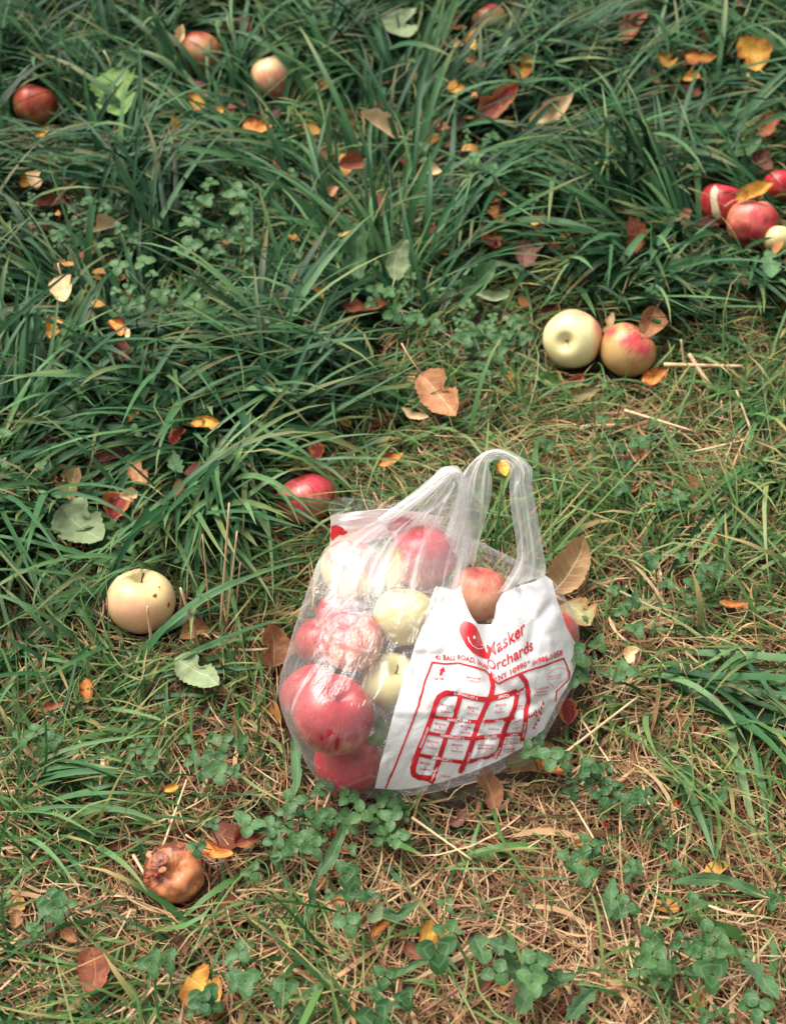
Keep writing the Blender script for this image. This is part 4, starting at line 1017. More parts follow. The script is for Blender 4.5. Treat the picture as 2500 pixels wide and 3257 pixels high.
LF_(1334, 2706, 66, 46, 30, 'duskgreen', 'withered grey green leaf in straw below the bag', 0.02)
# --- broad weeds
WG = 'broad weed leaves'
def weed(*a, **k):
    a = list(a); a[2] *= .9; a[3] *= .82
    return leaf(*a, **{**dict(name='weed_leaf', group=WG, curl=.35, serr=.02, fold=.35), **k})
weed(800, 2612, 160, 52, 330, 'weed', 'smooth green leaf over the deep red leaf, left of the clover', .05, kind='long', clear=.95)
weed(1060, 2700, 200, 50, 65, 'weed', 'long green plantain leaf pointing up towards the bag', .05, kind='long', clear=.95)
weed(990, 2870, 220, 38, 70, 'weed', 'lower half of a long plantain leaf, left of bottom centre', .035, kind='long', clear=.9)
weed(2280, 2812, 330, 56, 175, 'weed', 'long flat grey green leaf at the lower right edge', .035, kind='long', clear=.97, bend=.2)
weed(2420, 3112, 200, 62, 300, 'weed', 'green leaf at the bottom right corner', .04, kind='tooth', clear=.9)
weed(1528, 3022, 125, 88, 285, 'weed', 'oval toothed green leaf, right of the pale yellow leaf', .04, kind='broad', clear=.95)
weed(1600, 3010, 110, 70, 330, 'weed', 'darker toothed leaf overlapped by the oval green one', .03, kind='tooth')
weed(1270, 2896, 190, 60, 10, 'weed', 'broad green leaf lying level at bottom centre', .03, kind='long', clear=.9)
weed(1195, 2900, 80, 58, 55, 'pale', 'grey green oval leaf above the small orange leaf', .05, clear=.95)
weed(1300, 3080, 160, 40, 20, 'weed', 'curving green leaf below the upright pale yellow one', .03, kind='long')
weed(940, 2440, 260, 46, 275, 'weed', 'plantain leaf standing by the front left foot of the bag', .03, kind='long', clear=.9)
weed(2290, 2530, 110, 44, 60, 'weed', 'dark green blade leaf in straw at the lower right', .03, kind='long')
weed(1680, 3150, 210, 64, 250, 'weed', 'dandelion leaf with pale midrib, bottom edge right of centre', .035, kind='tooth', clear=.9)
weed(1755, 3130, 190, 60, 215, 'weed', 'dandelion leaf spreading right, bottom edge', .04, kind='tooth', clear=.9)
weed(1640, 3090, 170, 54, 120, 'weed', 'dandelion leaf pointing up left, bottom edge', .035, kind='tooth')
weed(1850, 3190, 180, 56, 230, 'weed', 'pale dandelion leaf nearest the bottom right', .035, kind='tooth', clear=.9)
weed(1940, 2860, 170, 56, 260, 'weed', 'dark dandelion leaf standing in straw, lower right', .025, kind='tooth', clear=.9)
weed(2010, 2770, 90, 66, 60, 'weed', 'ragged small green leaf in straw, lower right', .03, kind='tooth')
weed(2350, 470, 170, 56, 200, 'weed', 'broad green leaf near the right edge, above the apples', .06, kind='long', clear=.9)
weed(2270, 400, 170, 60, 210, 'weed', 'green dock leaf in grass, upper right', .055, kind='long', clear=.85)
weed(2450, 840, 120, 70, 280, 'weed', 'dark green leaf at the right edge below the apples', .06, kind='tooth', clear=.9)
weed(240, 1310, 220, 130, 300, 'weed', 'lobed green dandelion leaf among blades at the left', .05, kind='tooth', clear=.8)
weed(560, 1470, 130, 52, 290, 'weed', 'fresh green leaf among blades left of centre', .06, kind='tooth', clear=.9)
weed(150, 2010, 170, 60, 350, 'weed', 'dark broad leaf in shade left of the cream apple', .02, kind='long')
weed(2230, 1830, 120, 40, 265, 'weed', 'grey green folded leaf right of the bag', .04, kind='long', clear=.9)
# leaves inside the bag
ib = leaf(1248, 1800, 130, 72, 80, 'yellow', 'golden leaf inside the bag between pale and red apples', .166, group='leaves inside the bag', curl=.3, bend=.2, crump=.02, face=.75, clear=0)
leaf(1216, 1910, 90, 40, 70, 'green', 'green leaf inside the bag beside the cream apple', .118, group='leaves inside the bag', curl=.4, clear=0)
leaf(1205, 2325, 95, 50, 80, 'green', 'dark green leaf inside the bag below the pale green apple', .075, group='leaves inside the bag', curl=.4, clear=0)

# ================================================================== clover
def clover_geo(seed, size=0.0085, h=0.04):
    rs = random.Random(seed); V = []; Fc = []; uvs = []
    lean = Vector((rs.uniform(-.4, .4), rs.uniform(-.4, .4), 1)).normalized()
    top = lean*h
    for q in range(3):
        a = q*2.094+rs.uniform(-.2, .2); d = Vector((math.cos(a), math.sin(a), rs.uniform(-.05, .30))).normalized()
        s = d.cross(Vector((0, 0, 1))).normalized(); n = s.cross(d); b = len(V); L = size*2*rs.uniform(.9, 1.1); W = size*rs.uniform(.80, .98)
        for i in range(8):
            u = i/7; hw = W*math.sin(math.pi*min(1, 0.04+0.93*u**0.85))**0.62
            for j in range(5):
                v = j/2-1
                V.append(top+d*(L*u+0.001-(0.06*L if (i == 7 and j == 2) else 0))+s*v*hw+n*(abs(v)*hw*0.22-0.18*L*u*u)); uvs.append((u, (v+1)/2))
        Fc += [tuple(b+k for k in f) for f in grid_faces(8, 5)]
    b = len(V); tv, tf = tube([(0, 0, -0.004), top*0.5+Vector((rs.uniform(-.004, .004), rs.uniform(-.004, .004), 0)), top], [.0007, .0006, .0005], 4)
    V += tv; uvs += [(0.1, 0.9)]*len(tv); Fc += [tuple(b+k for k in f) for f in tf]
    return V, Fc, uvs
CLG = [clover_geo(100+k, 0.0046*(0.66+0.13*k), 0.020+0.005*k) for k in range(6)]
CLM = [pymesh('clover_leaf', *g) for g in CLG]
for m in CLM:
    m.materials.append(M_CLOVER); m.polygons.foreach_set('use_smooth', np.ones(len(m.polygons), bool))
CLEAR2 = []
def clump(px, py, rx, ry, n, label, z=0.0, big=1.0):
    rs = random.Random(int(px*7+py)); o = empty('clover_plant', at(px, py, 0)); tag(o, label, 'clover', 'clover plants in the grass')
    inv = o.matrix_world.inverted(); inv = Matrix.Translation(-Vector(at(px, py, 0)))
    for k in range(n):
        a = rs.uniform(0, 6.28); r = math.sqrt(rs.random())*1.1; x, y = px+math.cos(a)*r*rx, py+math.sin(a)*r*ry
        v = rs.randrange(6); sc = rs.uniform(.72, 1.25)*big**.4
        hgt = (0.020+0.005*v)*sc
        p = Vector(at(x, y, hgt+z)); p.z = z
        c = bpy.data.objects.new('clover_leaf', CLM[v]); COL.objects.link(c); c.parent = o
        c.location = inv @ p; c.rotation_euler = (-rs.uniform(0.0, 0.55), rs.uniform(-.2, .2), 0)
        c.rotation_euler = (Matrix.Rotation(rs.uniform(.0, .5), 3, 'X') @ Matrix.Rotation(rs.uniform(0, 6.28), 3, 'Z')).to_euler()
        c.scale = (sc, sc, sc)
        CLEAR2.append((x, y, 22, 20, depth_at(x, y, hgt), 0.93))
clump(1110, 2590, 190, 105, 34, 'dense clover plant spreading in front of the bag', .012, 1.15)
clump(1240, 2560, 60, 50, 8, 'clover touching the printed panel at the front of the bag', .014, 1.2)
clump(905, 2660, 110, 80, 14, 'clover beside the smooth green leaf, left of the dense patch', .01, 1.1)
clump(1560, 1050, 125, 120, 38, 'wide clover patch left of the apple pair', .02, 1.15)
clump(1290, 930, 100, 60, 14, 'clover under the pale green oval leaf', .035, 1.2)
clump(640, 650, 110, 80, 18, 'clover plant with red leaf scrap between its leaves, upper left', .06, 1.5)
clump(270, 660, 70, 55, 7, 'clover above the cream leaf with long stalk', .06, 1.4)
clump(385, 725, 40, 30, 3, 'clover sprig at the stalk of the cream leaf', .06, 1.3)
clump(165, 740, 70, 50, 6, 'clover left of the cream leaf with long stalk', .055, 1.3)
clump(470, 880, 110, 90, 16, 'clover between long blades, left of centre top', .05, 1.3)
clump(730, 790, 90, 80, 14, 'clover above the hanging tuft, left of centre top', .06, 1.4)
clump(1540, 460, 80, 60, 12, 'clover in the grass below the dark red leaf at top', .05, 1.2)
clump(1890, 2065, 60, 80, 12, 'clover along the right side of the bag', .015, 1.2)
clump(1860, 2440, 90, 50, 9, 'clover in front of the yellow leaf with burnt end', .012, 1.1)
clump(1740, 2390, 50, 40, 5, 'clover on the tan olive leaf, front right of the bag', .03, 1.0)
clump(155, 2300, 50, 40, 4, 'clover below the narrow rusty leaf at lower left', .02, 1.25)
clump(690, 2360, 90, 70, 10, 'clover left of the front foot of the bag', .02, 1.25)
clump(460, 2390, 60, 40, 5, 'bright clover at the left, below the cream apple', .02, 1.2)
clump(700, 2640, 30, 22, 2, 'clover sprig over the deep red leaf right of the rotten apple', .03, 1.2)
clump(475, 3025, 36, 30, 2, 'lone clover sprig below the rotten apple', .02, 1.3)
clump(130, 2880, 70, 60, 7, 'clover near the left edge above the crumpled brown leaf', .012, 1.1)
clump(650, 3165, 60, 40, 5, 'clover growing over the mottled yellow orange leaf', .028, 1.2)
clump(790, 3060, 70, 90, 8, 'clover right of the mottled yellow orange leaf', .015, 1.2)
clump(1130, 2850, 60, 50, 7, 'clover left of the grey green oval leaf', .02, 1.0)
clump(1460, 2960, 50, 40, 2, 'large clover sprig above the oval toothed leaf', .03, 1.7)
clump(1400, 2880, 50, 30, 2, 'large clover leaves above the upright pale yellow leaf', .03, 1.5)
clump(1290, 3150, 80, 50, 6, 'clover at the bottom centre below the curving leaf', .015, 1.4)
clump(1720, 3010, 90, 50, 6, 'clover above the dandelion leaves at the bottom', .02, 1.4)
clump(950, 3150, 50, 30, 3, 'clover sprig at the bottom edge, left of centre', .012, 1.2)
clump(2050, 2900, 50, 40, 4, 'small clover by the fallen stem, lower right', .012, 1.1)
clump(2215, 2880, 40, 30, 2, 'clover sprig under the long flat grey green leaf', .02, 1.3)
clump(2130, 3050, 110, 60, 12, 'clover group in straw, right of the bottom centre', .015, 1.2)
clump(2210, 3020, 40, 30, 3, 'clover sprig with pale marks, lower right', .025, 1.6)
clump(2385, 3005, 50, 36, 2, 'pale clover at the right edge near the bottom', .03, 2.0)
clump(2280, 3190, 60, 36, 4, 'clover at the bottom edge on the right', .015, 1.6)
clump(2455, 3210, 36, 50, 4, 'clover in the bottom right corner', .015, 1.4)
clump(2080, 1400, 110, 50, 10, 'clover below the straw pieces, right', .015, 1.25)
clump(2110, 1550, 90, 70, 12, 'clover around the small brown leaf at right', .015, 1.1)
clump(2190, 1790, 100, 60, 9, 'clover in thatch right of the large brown leaf', .015, 1.15)
clump(1960, 1900, 60, 50, 7, 'tiny clover right of the pale olive leaf', .01, .8)
clump(1990, 2540, 70, 50, 8, 'clover beside a green blade, lower right of the bag', .012, 1.1)
clump(1920, 2720, 70, 60, 7, 'clover above the dark dandelion leaf, lower right', .012, 1.0)

# ================================================================== dry stalks
def stalk(x0, y0, x1, y1, z0, z1, w, label, mat=None, bow=0.0):
    a, b = Vector(at(x0, y0, z0)), Vector(at(x1, y1, z1)); m = (a+b)/2+Vector((0, 0, bow)); k = depth_at(x0, y0, z0)/F
    pts = spline([a, a.lerp(m, .5)+Vector((0, 0, bow*.3)), m, m.lerp(b, .5)+Vector((0, 0, bow*.3)), b], 9)
    V, Fc = tube(pts, [1.25*w*k/2*(1-0.35*i/8) for i in range(9)], 5)
    o = link('dry_stalk', pymesh('dry_stalk', V, Fc), mat or M_STALK); tag(o, label, 'stalk', 'dry stalks on the grass')
    return o
stalk(2180, 1205, 2165, 1080, .02, .07, 8, 'upright straw right of the pink blushed apple')
stalk(2262, 1240, 2190, 1125, .025, .05, 16, 'thick flattened straw slanting right of the apple pair')
stalk(2110, 1160, 2360, 1165, .04, .045, 13, 'long pale straw lying level right of the apple pair')
stalk(1985, 1305, 2200, 1370, .03, .035, 9, 'pale straw below the curly orange leaf')
stalk(2210, 1438, 2395, 1392, .03, .03, 8, 'bent straw near the right edge, level part')
stalk(2395, 1390, 2340, 1240, .03, .05, 7, 'straw rising from the bent straw near the right edge')
stalk(700, 2020, 730, 1600, .01, .17, 8, 'tallest dry stalk beside the cream apple')
stalk(720, 2000, 755, 1690, .01, .13, 7, 'second tall dry stalk beside the cream apple')
stalk(670, 1990, 645, 1700, .01, .13, 6, 'dry stalk leaning left beside the cream apple')
stalk(745, 1990, 765, 1790, .01, .09, 6, 'short dry stalk right of the tall ones')
stalk(640, 2080, 575, 1870, .01, .09, 10, 'frayed straw in front of the cream apple')
stalk(488, 2090, 470, 1930, .01, .08, 10, 'frayed straw at the foot of the cream apple')
stalk(1020, 2600, 1068, 2480, .01, .03, 12, 'broken twig below the front left of the bag')
stalk(1790, 2400, 2030, 2215, .03, .04, 9, 'curved dry blade right of the bag front')
stalk(1850, 2290, 1960, 2460, .02, .03, 7, 'straw crossing the curved dry blade')
stalk(1310, 2600, 1500, 2735, .03, .03, 8, 'straight straw below the front of the bag')
stalk(1960, 2860, 2020, 3120, .02, .02, 7, 'thin straw slanting down at lower right')
stalk(1815, 2545, 1910, 2705, .03, .03, 7, 'pale straw below the yellow leaf with burnt end')
stalk(425, 2720, 570, 2965, .03, .02, 9, 'grey stem crossing left of the rotten apple')
stalk(520, 2690, 595, 2480, .03, .04, 8, 'pale straw rising above the rotten apple')
stalk(1330, 3230, 1760, 2950, .03, .03, 9, 'thin brown stem curving across the bottom', mat_plain('brown_stem', (0.24, 0.11, 0.07), .6))
stalk(2150, 2940, 2080, 2810, .02, .03, 9, 'green stem in straw at lower right', M_STEMGREEN)
stalk(2350, 130, 2385, 260, .05, .05, 12, 'dry grass blade left of the bright yellow leaf')

# ================================================================== ground
gx, gy = np.meshgrid(np.linspace(-25, 25, 60), np.linspace(-12, 60, 60))
gr = npmesh('ground', np.stack([gx.ravel(), gy.ravel(), np.full(gx.size, -0.004)], 1),
            np.array(grid_faces(60, 60)))
tag(link('ground', gr, M_SOIL), kind='structure')

# ================================================================== grass
def vnoise(x, y, sc, seed):
    r = np.random.default_rng(seed); T = r.random((64, 64)); X, Y = x*sc+100.3, y*sc+100.7
    i, j = np.floor(X).astype(int), np.floor(Y).astype(int); fx, fy = X-i, Y-j; fx = fx*fx*(3-2*fx); fy = fy*fy*(3-2*fy)
    g = lambda a, b: T[a % 64, b % 64]
    return (g(i, j)*(1-fx)+g(i+1, j)*fx)*(1-fy)+(g(i, j+1)*(1-fx)+g(i+1, j+1)*fx)*fy
# things that stay visible: ellipses on the photograph with the depth of the thing
DISC = [(px, py, r*1.0, r*1.0, t-0.0, (.97 if px < 200 else .93 if py > 1700 or 1750 < px < 2200 and py > 600 else .62 if px > 2200 else .10 if 1500 < py < 1700 else .78), c, R) for (c, R, px, py, r, t) in APPLES]
DISC += [(a, b, c*.8, d*.8, e, p*(.97 if b > 1700 else .90), None, 0) for a, b, c, d, e, p in LEAVES]
DISC += [(a, b, c, d, e, p, None, 0) for a, b, c, d, e, p in CLEAR2]
BAGD = [(1060, 2250, 150, 200), (1000, 2200, 110, 170), (1150, 2430, 130, 70), (1280, 2420, 200, 75), (1250, 2100, 260, 240), (1130, 1830, 130, 150), (1350, 1780, 200, 180),
        (1550, 2150, 260, 230), (1700, 2050, 130, 190), (1690, 2230, 100, 140), (1420, 1640, 120, 130), (1440, 1540, 80, 70), (1700, 1680, 45, 170), (1610, 1470, 70, 45), (1540, 1560, 70, 120), (1510, 1680, 60, 90),
        (1550, 1800, 150, 80), (1150, 1690, 130, 60), (1450, 2380, 230, 90), (1080, 1640, 40, 40), (1230, 1640, 140, 50)]
def reject(P, prob_scale=1.0):
    """P (N,K,3). True where a strand would hide or pierce something that the photograph shows uncovered."""
    N, K, _ = P.shape; X, Y, T = proj(P.reshape(-1, 3)); X = X.reshape(N, K); Y = Y.reshape(N, K); T = T.reshape(N, K)
    bad = np.zeros(N, bool); u = rng.random(N)
    Xm, XM, Ym, YM = X.min(1), X.max(1), Y.min(1), Y.max(1)
    for (a, b, rx, ry, t, p, c, R) in DISC:
        cand = np.where((XM > a-rx) & (Xm < a+rx) & (YM > b-ry) & (Ym < b+ry))[0]
        if not len(cand): continue
        ins = (((X[cand]-a)/rx)**2+((Y[cand]-b)/ry)**2 < 1) & (T[cand] < t+0.012)
        nin = ins.sum(1)
        bad[cand] |= (nin > 0) & (u[cand] < p*prob_scale)
        if c is not None:
            d = np.linalg.norm(P[cand]-c, axis=2).min(1); bad[cand] |= d < R*0.98
    for (a, b, rx, ry) in BAGD:
        cand = np.where((XM > a-rx) & (Xm < a+rx) & (YM > b-ry) & (Ym < b+ry))[0]
        if len(cand):
            ins = (((X[cand]-a)/rx)**2+((Y[cand]-b)/ry)**2 < 1) & (T[cand] < 1.62)
            bad[cand] |= ins.any(1)
    hull = ((P[..., 0]-0.040)/0.148)**2+((P[..., 1]-0.905)/0.105)**2
    bad |= ((hull < 1) & (P[..., 2] < 0.17)).any(1)
    return bad
def strands(root, az, length, width, phi0, phi1, K, twist, wob=0.0, pw=1.3, zmin=0.002):
    N = len(root); s = np.linspace(0, 1, K+1)
    phi = phi0[:, None]+(phi1-phi0)[:, None]*s[None]**pw
    azs = az[:, None]+wob[:, None]*s[None]**1.5 if np.ndim(wob) else np.repeat(az[:, None], K+1, 1)
    st = (length/K)[:, None]
    dx, dy, dz = np.sin(phi)*np.cos(azs)*st, np.sin(phi)*np.sin(azs)*st, np.cos(phi)*st
    P = np.stack([np.cumsum(dx, 1)-dx[:, :1], np.cumsum(dy, 1)-dy[:, :1], np.cumsum(dz, 1)-dz[:, :1]], -1)+root[:, None]
    P[..., 2] = np.maximum(P[..., 2], zmin+0.004*rng.random((N, 1)))
    T = np.gradient(P, axis=1); T /= np.linalg.norm(T, axis=2, keepdims=True)+1e-9
    side = np.stack([-np.sin(azs), np.cos(azs), np.zeros_like(azs)], -1)
    nrm = np.cross(T, side)
    tw = (twist[:, None]*(0.3+0.7*s[None]))[..., None]
    side = side*np.cos(tw)+nrm*np.sin(tw); nrm = np.cross(T, side)
    return P, side, nrm
def build(name, P, side, nrm, width, mat, rnd, label, cat, vfold=True, wp=0.75):
    N, K1, _ = P.shape; s = np.linspace(0, 1, K1)
    prof = np.minimum(1, 0.55+1.8*s)*(1-s**2.2)**wp+0.02
    w = (width[:, None]*prof[None]/2)[..., None]
    if vfold:
        V = np.stack([P-side*w+nrm*w*0.22, P, P+side*w+nrm*w*0.22], 2); m = 3
    else:
        V = np.stack([P-side*w, P+side*w], 2); m = 2
    V = V.reshape(-1, 3)
    b = (np.arange(N)*K1*m)[:, None, None]; i = np.arange(K1-1)[None, :, None]; j = np.arange(m-1)[None, None, :]
    q0 = b+i*m+j
    Q = np.stack([q0, q0+m, q0+m+1, q0+1], -1).reshape(-1, 4)
    A = np.zeros((N, K1, m, 4), np.float32); A[..., 0] = rnd[:, None, None]; A[..., 1] = s[None, :, None]; A[..., 2] = rng.random(N)[:, None, None]; A[..., 3] = 1
    me = npmesh(name, V, Q, A.reshape(-1, 4)); o = link(name, me, mat)
    tag(o, label, cat, kind='stuff'); return o
def scatter(n, x0=-1.45, x1=1.45, y0=0.20, y1=3.4):
    # even on the photograph-ish: density falls with distance a little
    x = rng.uniform(x0, x1, n); y = rng.uniform(y0, y1, n); return x, y
def zone(x, y):
    P = np.stack([x, y, np.zeros_like(x)], 1); X, Y, T = proj(P); u, v = X/2500, Y/3257
    edge = np.interp(u, [-.3, 0, .25, .45, .65, 1, 1.3], [.66, .64, .55, .42, .30, .29, .29])
    edge = edge+0.08*(vnoise(x, y, 7, 3)-.5)
    lush = 1-smooth(-.06, .09, v-edge)
    tuft_r = np.exp(-(((u-.90)/.13)**2+((v-.66)/.075)**2)); tuft_l = np.exp(-(((u-.05)/.2)**2+((v-.72)/.10)**2))
    return u, v, lush, tuft_r, tuft_l
inview = lambda u, v, m=.12: (u > -m) & (u < 1+m) & (v > -m) & (v < 1+m)

# --- dry thatch on the soil
N = 250000
x, y = scatter(N); u, v, lush, tr_, tl_ = zone(x, y)
strawy = np.clip(0.25+1.1*smooth(.32, .72, v)+0.5*(vnoise(x, y, 6, 21)-.4), .12, 1)
strawy *= (1-.72*lush)
k = (rng.random(N) < strawy) & inview(u, v, .40); x, y, lush = x[k], y[k], lush[k]; N = len(x)
L = rng.gamma(4, .012, N)+.02; W = rng.gamma(4, .00026, N)+.0004
W = np.where(rng.random(N) < .07, W*2.4, W)
rt = np.stack([x, y, rng.random(N)**1.6*.020+.002], 1); az = rng.uniform(0, 6.28, N)+1.2*(vnoise(x, y, 9, 5)-.5)
P, sd_, nm = strands(rt, az, L, W, rng.normal(1.45, .16, N), rng.normal(1.62, .22, N), 5, rng.normal(0, .6, N), rng.normal(0, .9, N))
ok = ~reject(P, .85); P, sd_, nm, W = P[ok], sd_[ok], nm[ok], W[ok]
rnd = np.clip(rng.beta(1.6, 1.7, len(P))+.15*(vnoise(P[:, 0, 0], P[:, 0, 1], 8, 9)-.5), 0, 1)
build('dry_thatch', P, sd_, nm, W, M_STRAW, rnd, 'dry straw and thatch matted over the soil', 'straw', False, .4)

# --- crumbs of old leaves down on the soil
n = 1700; x, y = scatter(n, -1.0, 1.0, .4, 2.9); zl = rng.uniform(.004, .018, n)+zone(x, y)[2]*rng.random(n)**2*.06; az = rng.uniform(0, 6.28, n); L = rng.uniform(.012, .042, n); W = L*rng.uniform(.35, .75, n)
P, sd_, nm = strands(np.stack([x, y, zl], 1), az, L, W, rng.normal(1.5, .25, n), rng.normal(1.75, .5, n), 5, rng.normal(0, .5, n), rng.normal(0, .5, n))
ok = ~reject(P); P, sd_, nm, W = P[ok], sd_[ok], nm[ok], W[ok]
M_LITTER = mat_grass('leaf_litter', [(0.045, 0.012, 0.010), (0.16, 0.030, 0.018), (0.26, 0.085, 0.035), (0.66, 0.34, 0.075)], (0.10, 0.03, 0.02), 0.4, 0.6, 0.15)
build('leaf_litter', P, sd_, nm, W, M_LITTER, rng.random(len(P)), 'crumbled old leaves lying on the soil under the grass', 'leaf litter', True, .5)

# --- short mixed grass
N = 200000
x, y = scatter(N); u, v, lush, tr_, tl_ = zone(x, y)
pat = vnoise(x, y, 10, 31)*.6+vnoise(x, y, 24, 32)*.4
dens = np.clip(.34+.66*smooth(.30, .65, pat)+.35*tl_, 0, 1)*(1-.50*lush)
dens *= 1-.70*smooth(.68, .82, v)*smooth(.36, .60, u); dens *= 1-.20*smooth(.70, .86, v)
k = (rng.random(N) < dens) & inview(u, v, .40); x, y, v_, u_ = x[k], y[k], v[k], u[k]; N = len(x)
L = rng.gamma(5, .011, N)+.025; W = rng.gamma(5, .00040, N)+.0009
L *= np.where(rng.random(N) < .12, 1.8, 1); W *= np.where(rng.random(N) < .14, 1.9, 1)
az = vnoise(x, y, 4, 41)*9+rng.normal(0, 1.0, N)
P, sd_, nm = strands(np.stack([x, y, np.zeros(N)], 1), az, L, W, rng.normal(.75, .3, N), rng.normal(1.75, .35, N), 5, rng.normal(0, .5, N), rng.normal(0, .6, N))
ok = ~reject(P); P, sd_, nm, W, v_, u_ = P[ok], sd_[ok], nm[ok], W[ok], v_[ok], u_[ok]
rnd = np.clip(rng.beta(1.5, 1.9, len(P))*1.05+.12*smooth(.35, .6, u_*.6+v_*.4)-.05, 0, 1)
build('short_grass', P, sd_, nm, W, M_SHORT, rnd, 'short mixed green and yellowing grass', 'grass', False)

# --- long lush grass in tufts that lean their own way
ROOT, AZ, LEN, WID, PH0, PH1 = [], [], [], [], [], []
def tuft(cx, cy, n, az, spread, Lm, wm, rad=.02, lean=.55, droop=1.9):
    a = rng.uniform(0, 6.28, n); r = rad*np.sqrt(rng.random(n))
    ROOT.append(np.stack([cx+r*np.cos(a), cy+r*np.sin(a), np.zeros(n)], 1)); AZ.append(rng.normal(az, spread, n))
    LEN.append(Lm*rng.uniform(.55, 1.2, n)); WID.append(wm*rng.uniform(.6, 1.35, n))
    PH0.append(np.clip(rng.normal(lean, .22, n), .05, 1.3)); PH1.append(rng.normal(droop, .25, n))
nt = 12500
x, y = scatter(nt, -2.0, 2.0, .8, 3.8); u, v, lush, tr_, tl_ = zone(x, y)
flow = vnoise(x, y, 4.2, 51)*9.5+vnoise(x, y, 10, 52)*3.5-1.2
cl = vnoise(x, y, 6, 53)
keepm = (rng.random(nt) < lush*(.35+.9*smooth(.25, .7, cl))) & inview(u, v, .55)
for X, Y, f, c in zip(x[keepm], y[keepm], flow[keepm], cl[keepm]):
    tuft(X, Y, rng.integers(6, 12), f, .5, rng.uniform(.14, .27), rng.uniform(.0050, .0110), .026, .55, rng.uniform(1.4, 1.9))
def tuft_px(px, py, ang, n, Lm, wm, spread=.25, rad=.02, lean=.8, droop=1.75):
    """root at photograph pixel, leaning towards ang (deg) on the ground as seen"""
    p = at(px, py, 0); q = at(px+60*math.cos(math.radians(ang)), py-60*math.sin(math.radians(ang)), 0)
    tuft(p[0], p[1], n, math.atan2(q[1]-p[1], q[0]-p[0]), spread, Lm, wm*1.55, rad, lean, droop)
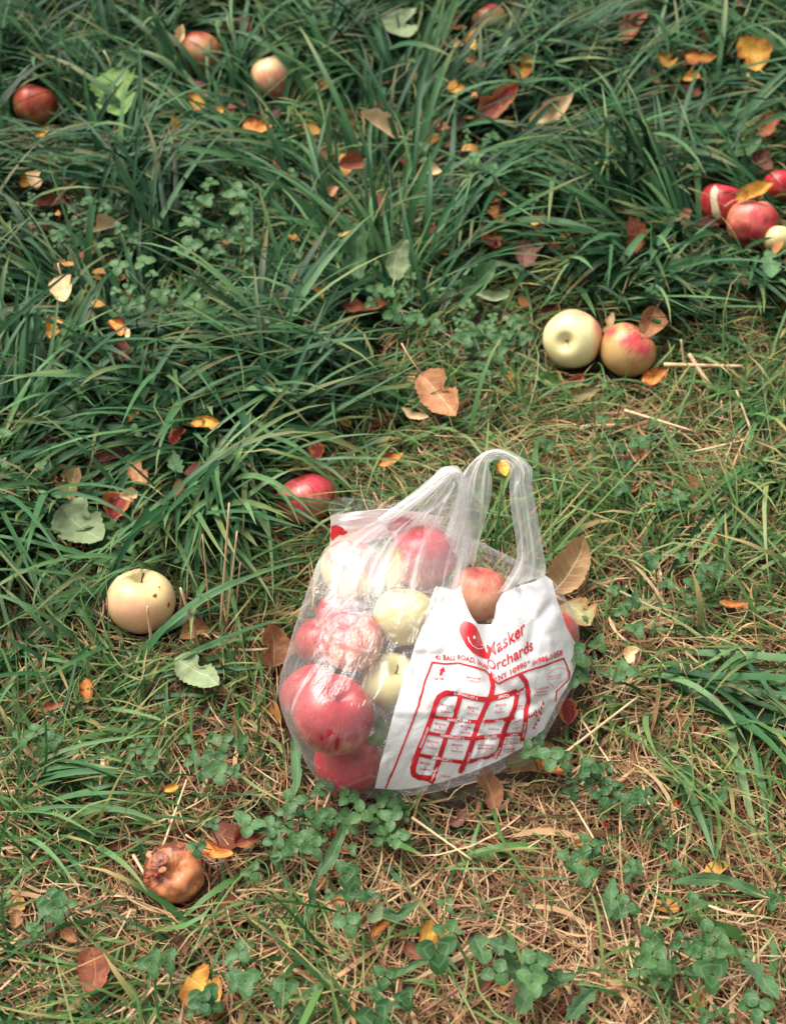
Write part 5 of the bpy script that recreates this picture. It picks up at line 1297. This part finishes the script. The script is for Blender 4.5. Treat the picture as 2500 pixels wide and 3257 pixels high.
for a in ((780, 900, 275, 26, .19, .0050, .22, .035), (720, 880, 255, 16, .18, .0052, .2, .03), (300, 1080, 330, 20, .20, .0052, .3), (180, 1180, 300, 18, .2, .0055, .3),
          (620, 1160, 250, 16, .17, .005, .3), (900, 1300, 160, 22, .2, .0042, .3), (760, 1420, 190, 20, .22, .0050, .25), (560, 1730, 35, 26, .22, .0050, .22, .04),
          (330, 1800, 40, 22, .2, .0052, .25, .03), (700, 1560, 270, 22, .17, .0050, .2, .03), (800, 1480, 260, 16, .16, .0046, .25), (120, 1650, 10, 14, .2, .0050, .3),
          (100, 1760, 320, 12, .18, .0058, .2), (1000, 1000, 200, 18, .18, .0046, .4), (1050, 1080, 190, 22, .20, .0038, .35), (1200, 1160, 20, 18, .20, .0032, .35),
          (1150, 1230, 340, 16, .20, .0030, .4), (980, 1230, 210, 26, .18, .0030, .4), (1060, 1700, 150, 12, .14, .0045, .3), (420, 1450, 20, 16, .22, .0048, .3),
          (1350, 1350, 170, 16, .2, .0040, .3), (2080, 2110, 338, 7, .26, .0056, .16, .03, 1.2, 1.6), (2060, 2150, 325, 7, .26, .0058, .16, .03, 1.2, 1.6), (2170, 1990, 312, 6, .22, .0052, .2, .03, 1.15, 1.6),
          (2250, 2090, 312, 6, .24, .0054, .2, .03, 1.2, 1.6), (2440, 2060, 215, 6, .16, .0045, .3, .03, 1.0, 1.6), (2380, 1960, 200, 5, .16, .0042, .3, .03, 1.0, 1.6), (2040, 1880, 60, 8, .14, .005, .4), (2200, 2170, 322, 6, .26, .0060, .15, .03, 1.25, 1.6),
          (2330, 1620, 250, 10, .16, .0045, .3), (2450, 1500, 230, 14, .16, .0045, .35), (2120, 1000, 330, 12, .16, .005, .3), (2300, 860, 290, 14, .16, .0045, .35), (1780, 1000, 80, 12, .12, .0045, .3),
          (1900, 880, 270, 14, .14, .0045, .25), (2430, 1250, 230, 12, .15, .004, .35), (120, 2080, 70, 12, .13, .004, .3), (80, 2480, 350, 14, .18, .0050, .25), (60, 2620, 340, 12, .17, .0045, .25),
          (250, 2640, 335, 10, .18, .0045, .2), (300, 2280, 20, 10, .15, .0042, .4), (430, 2180, 10, 12, .2, .0048, .3), (380, 2120, 25, 10, .22, .0055, .2), (620, 2420, 60, 8, .12, .004, .4),
          (2140, 2420, 290, 6, .14, .006, .2), (1470, 2720, 110, 16, .10, .0028, .4), (1180, 2560, 300, 6, .13, .0045, .3)):
    tuft_px(*a)
rt = np.concatenate(ROOT); az = np.concatenate(AZ); L = np.concatenate(LEN); W = np.concatenate(WID); p0 = np.concatenate(PH0); p1 = np.concatenate(PH1)
N = len(rt)
P, sd_, nm = strands(rt, az, L, W, p0, p1, 8, rng.normal(0, .45, N), rng.normal(0, .28, N), 1.15)
ok = ~reject(P); P, sd_, nm, W = P[ok], sd_[ok], nm[ok], W[ok]
gX, gY, _g = proj(P[:, 0]); gl_ = smooth(.40, .62, gY/3257+.10*gX/2500)
rnd = np.clip(rng.beta(1.5, 2.0, len(P))+.30*(vnoise(P[:, 0, 0], P[:, 0, 1], 12, 61)-.5)+.34*gl_, 0, 1)
build('long_grass', P, sd_, nm, W, M_LONG, rnd, 'long dark green grass blades leaning in tufts', 'grass')

# --- scattered clover too small to count
V0 = [(np.array([tuple(p) for p in g[0]]), g[1], g[2]) for g in CLG]
VV, FF, UU = [], [], []; base = 0
n = 900; x, y = scatter(n); u, v, lush, tr_, tl_ = zone(x, y); pc = vnoise(x, y, 9, 71)
for X, Y, l_, q, uu, vv in zip(x, y, lush, pc, u, v):
    if q < .50 or not (-.2 < uu < 1.2 and -.2 < vv < 1.2): continue
    g, f, uvv = V0[rng.integers(6)]; a = rng.uniform(0, 6.28); sc = rng.uniform(.6, 1.15)
    R = np.array(Matrix.Rotation(rng.uniform(0, .5), 3, 'X') @ Matrix.Rotation(a, 3, 'Z'))
    p = g @ R.T*sc+np.array([X, Y, .045*l_+.004])
    if reject(p[None, ::6]).any(): continue
    VV.append(p); FF += [tuple(base+i for i in t) for t in f]; UU += uvv; base += len(p)
o = link('clover_cover', pymesh('clover_cover', np.concatenate(VV), FF, UU), M_CLOVER)
tag(o, 'small clover leaves scattered through the turf', 'clover', kind='stuff')
print('strands', {o.name: len(o.data.polygons) for o in SC.objects if o.get('kind') == 'stuff'})
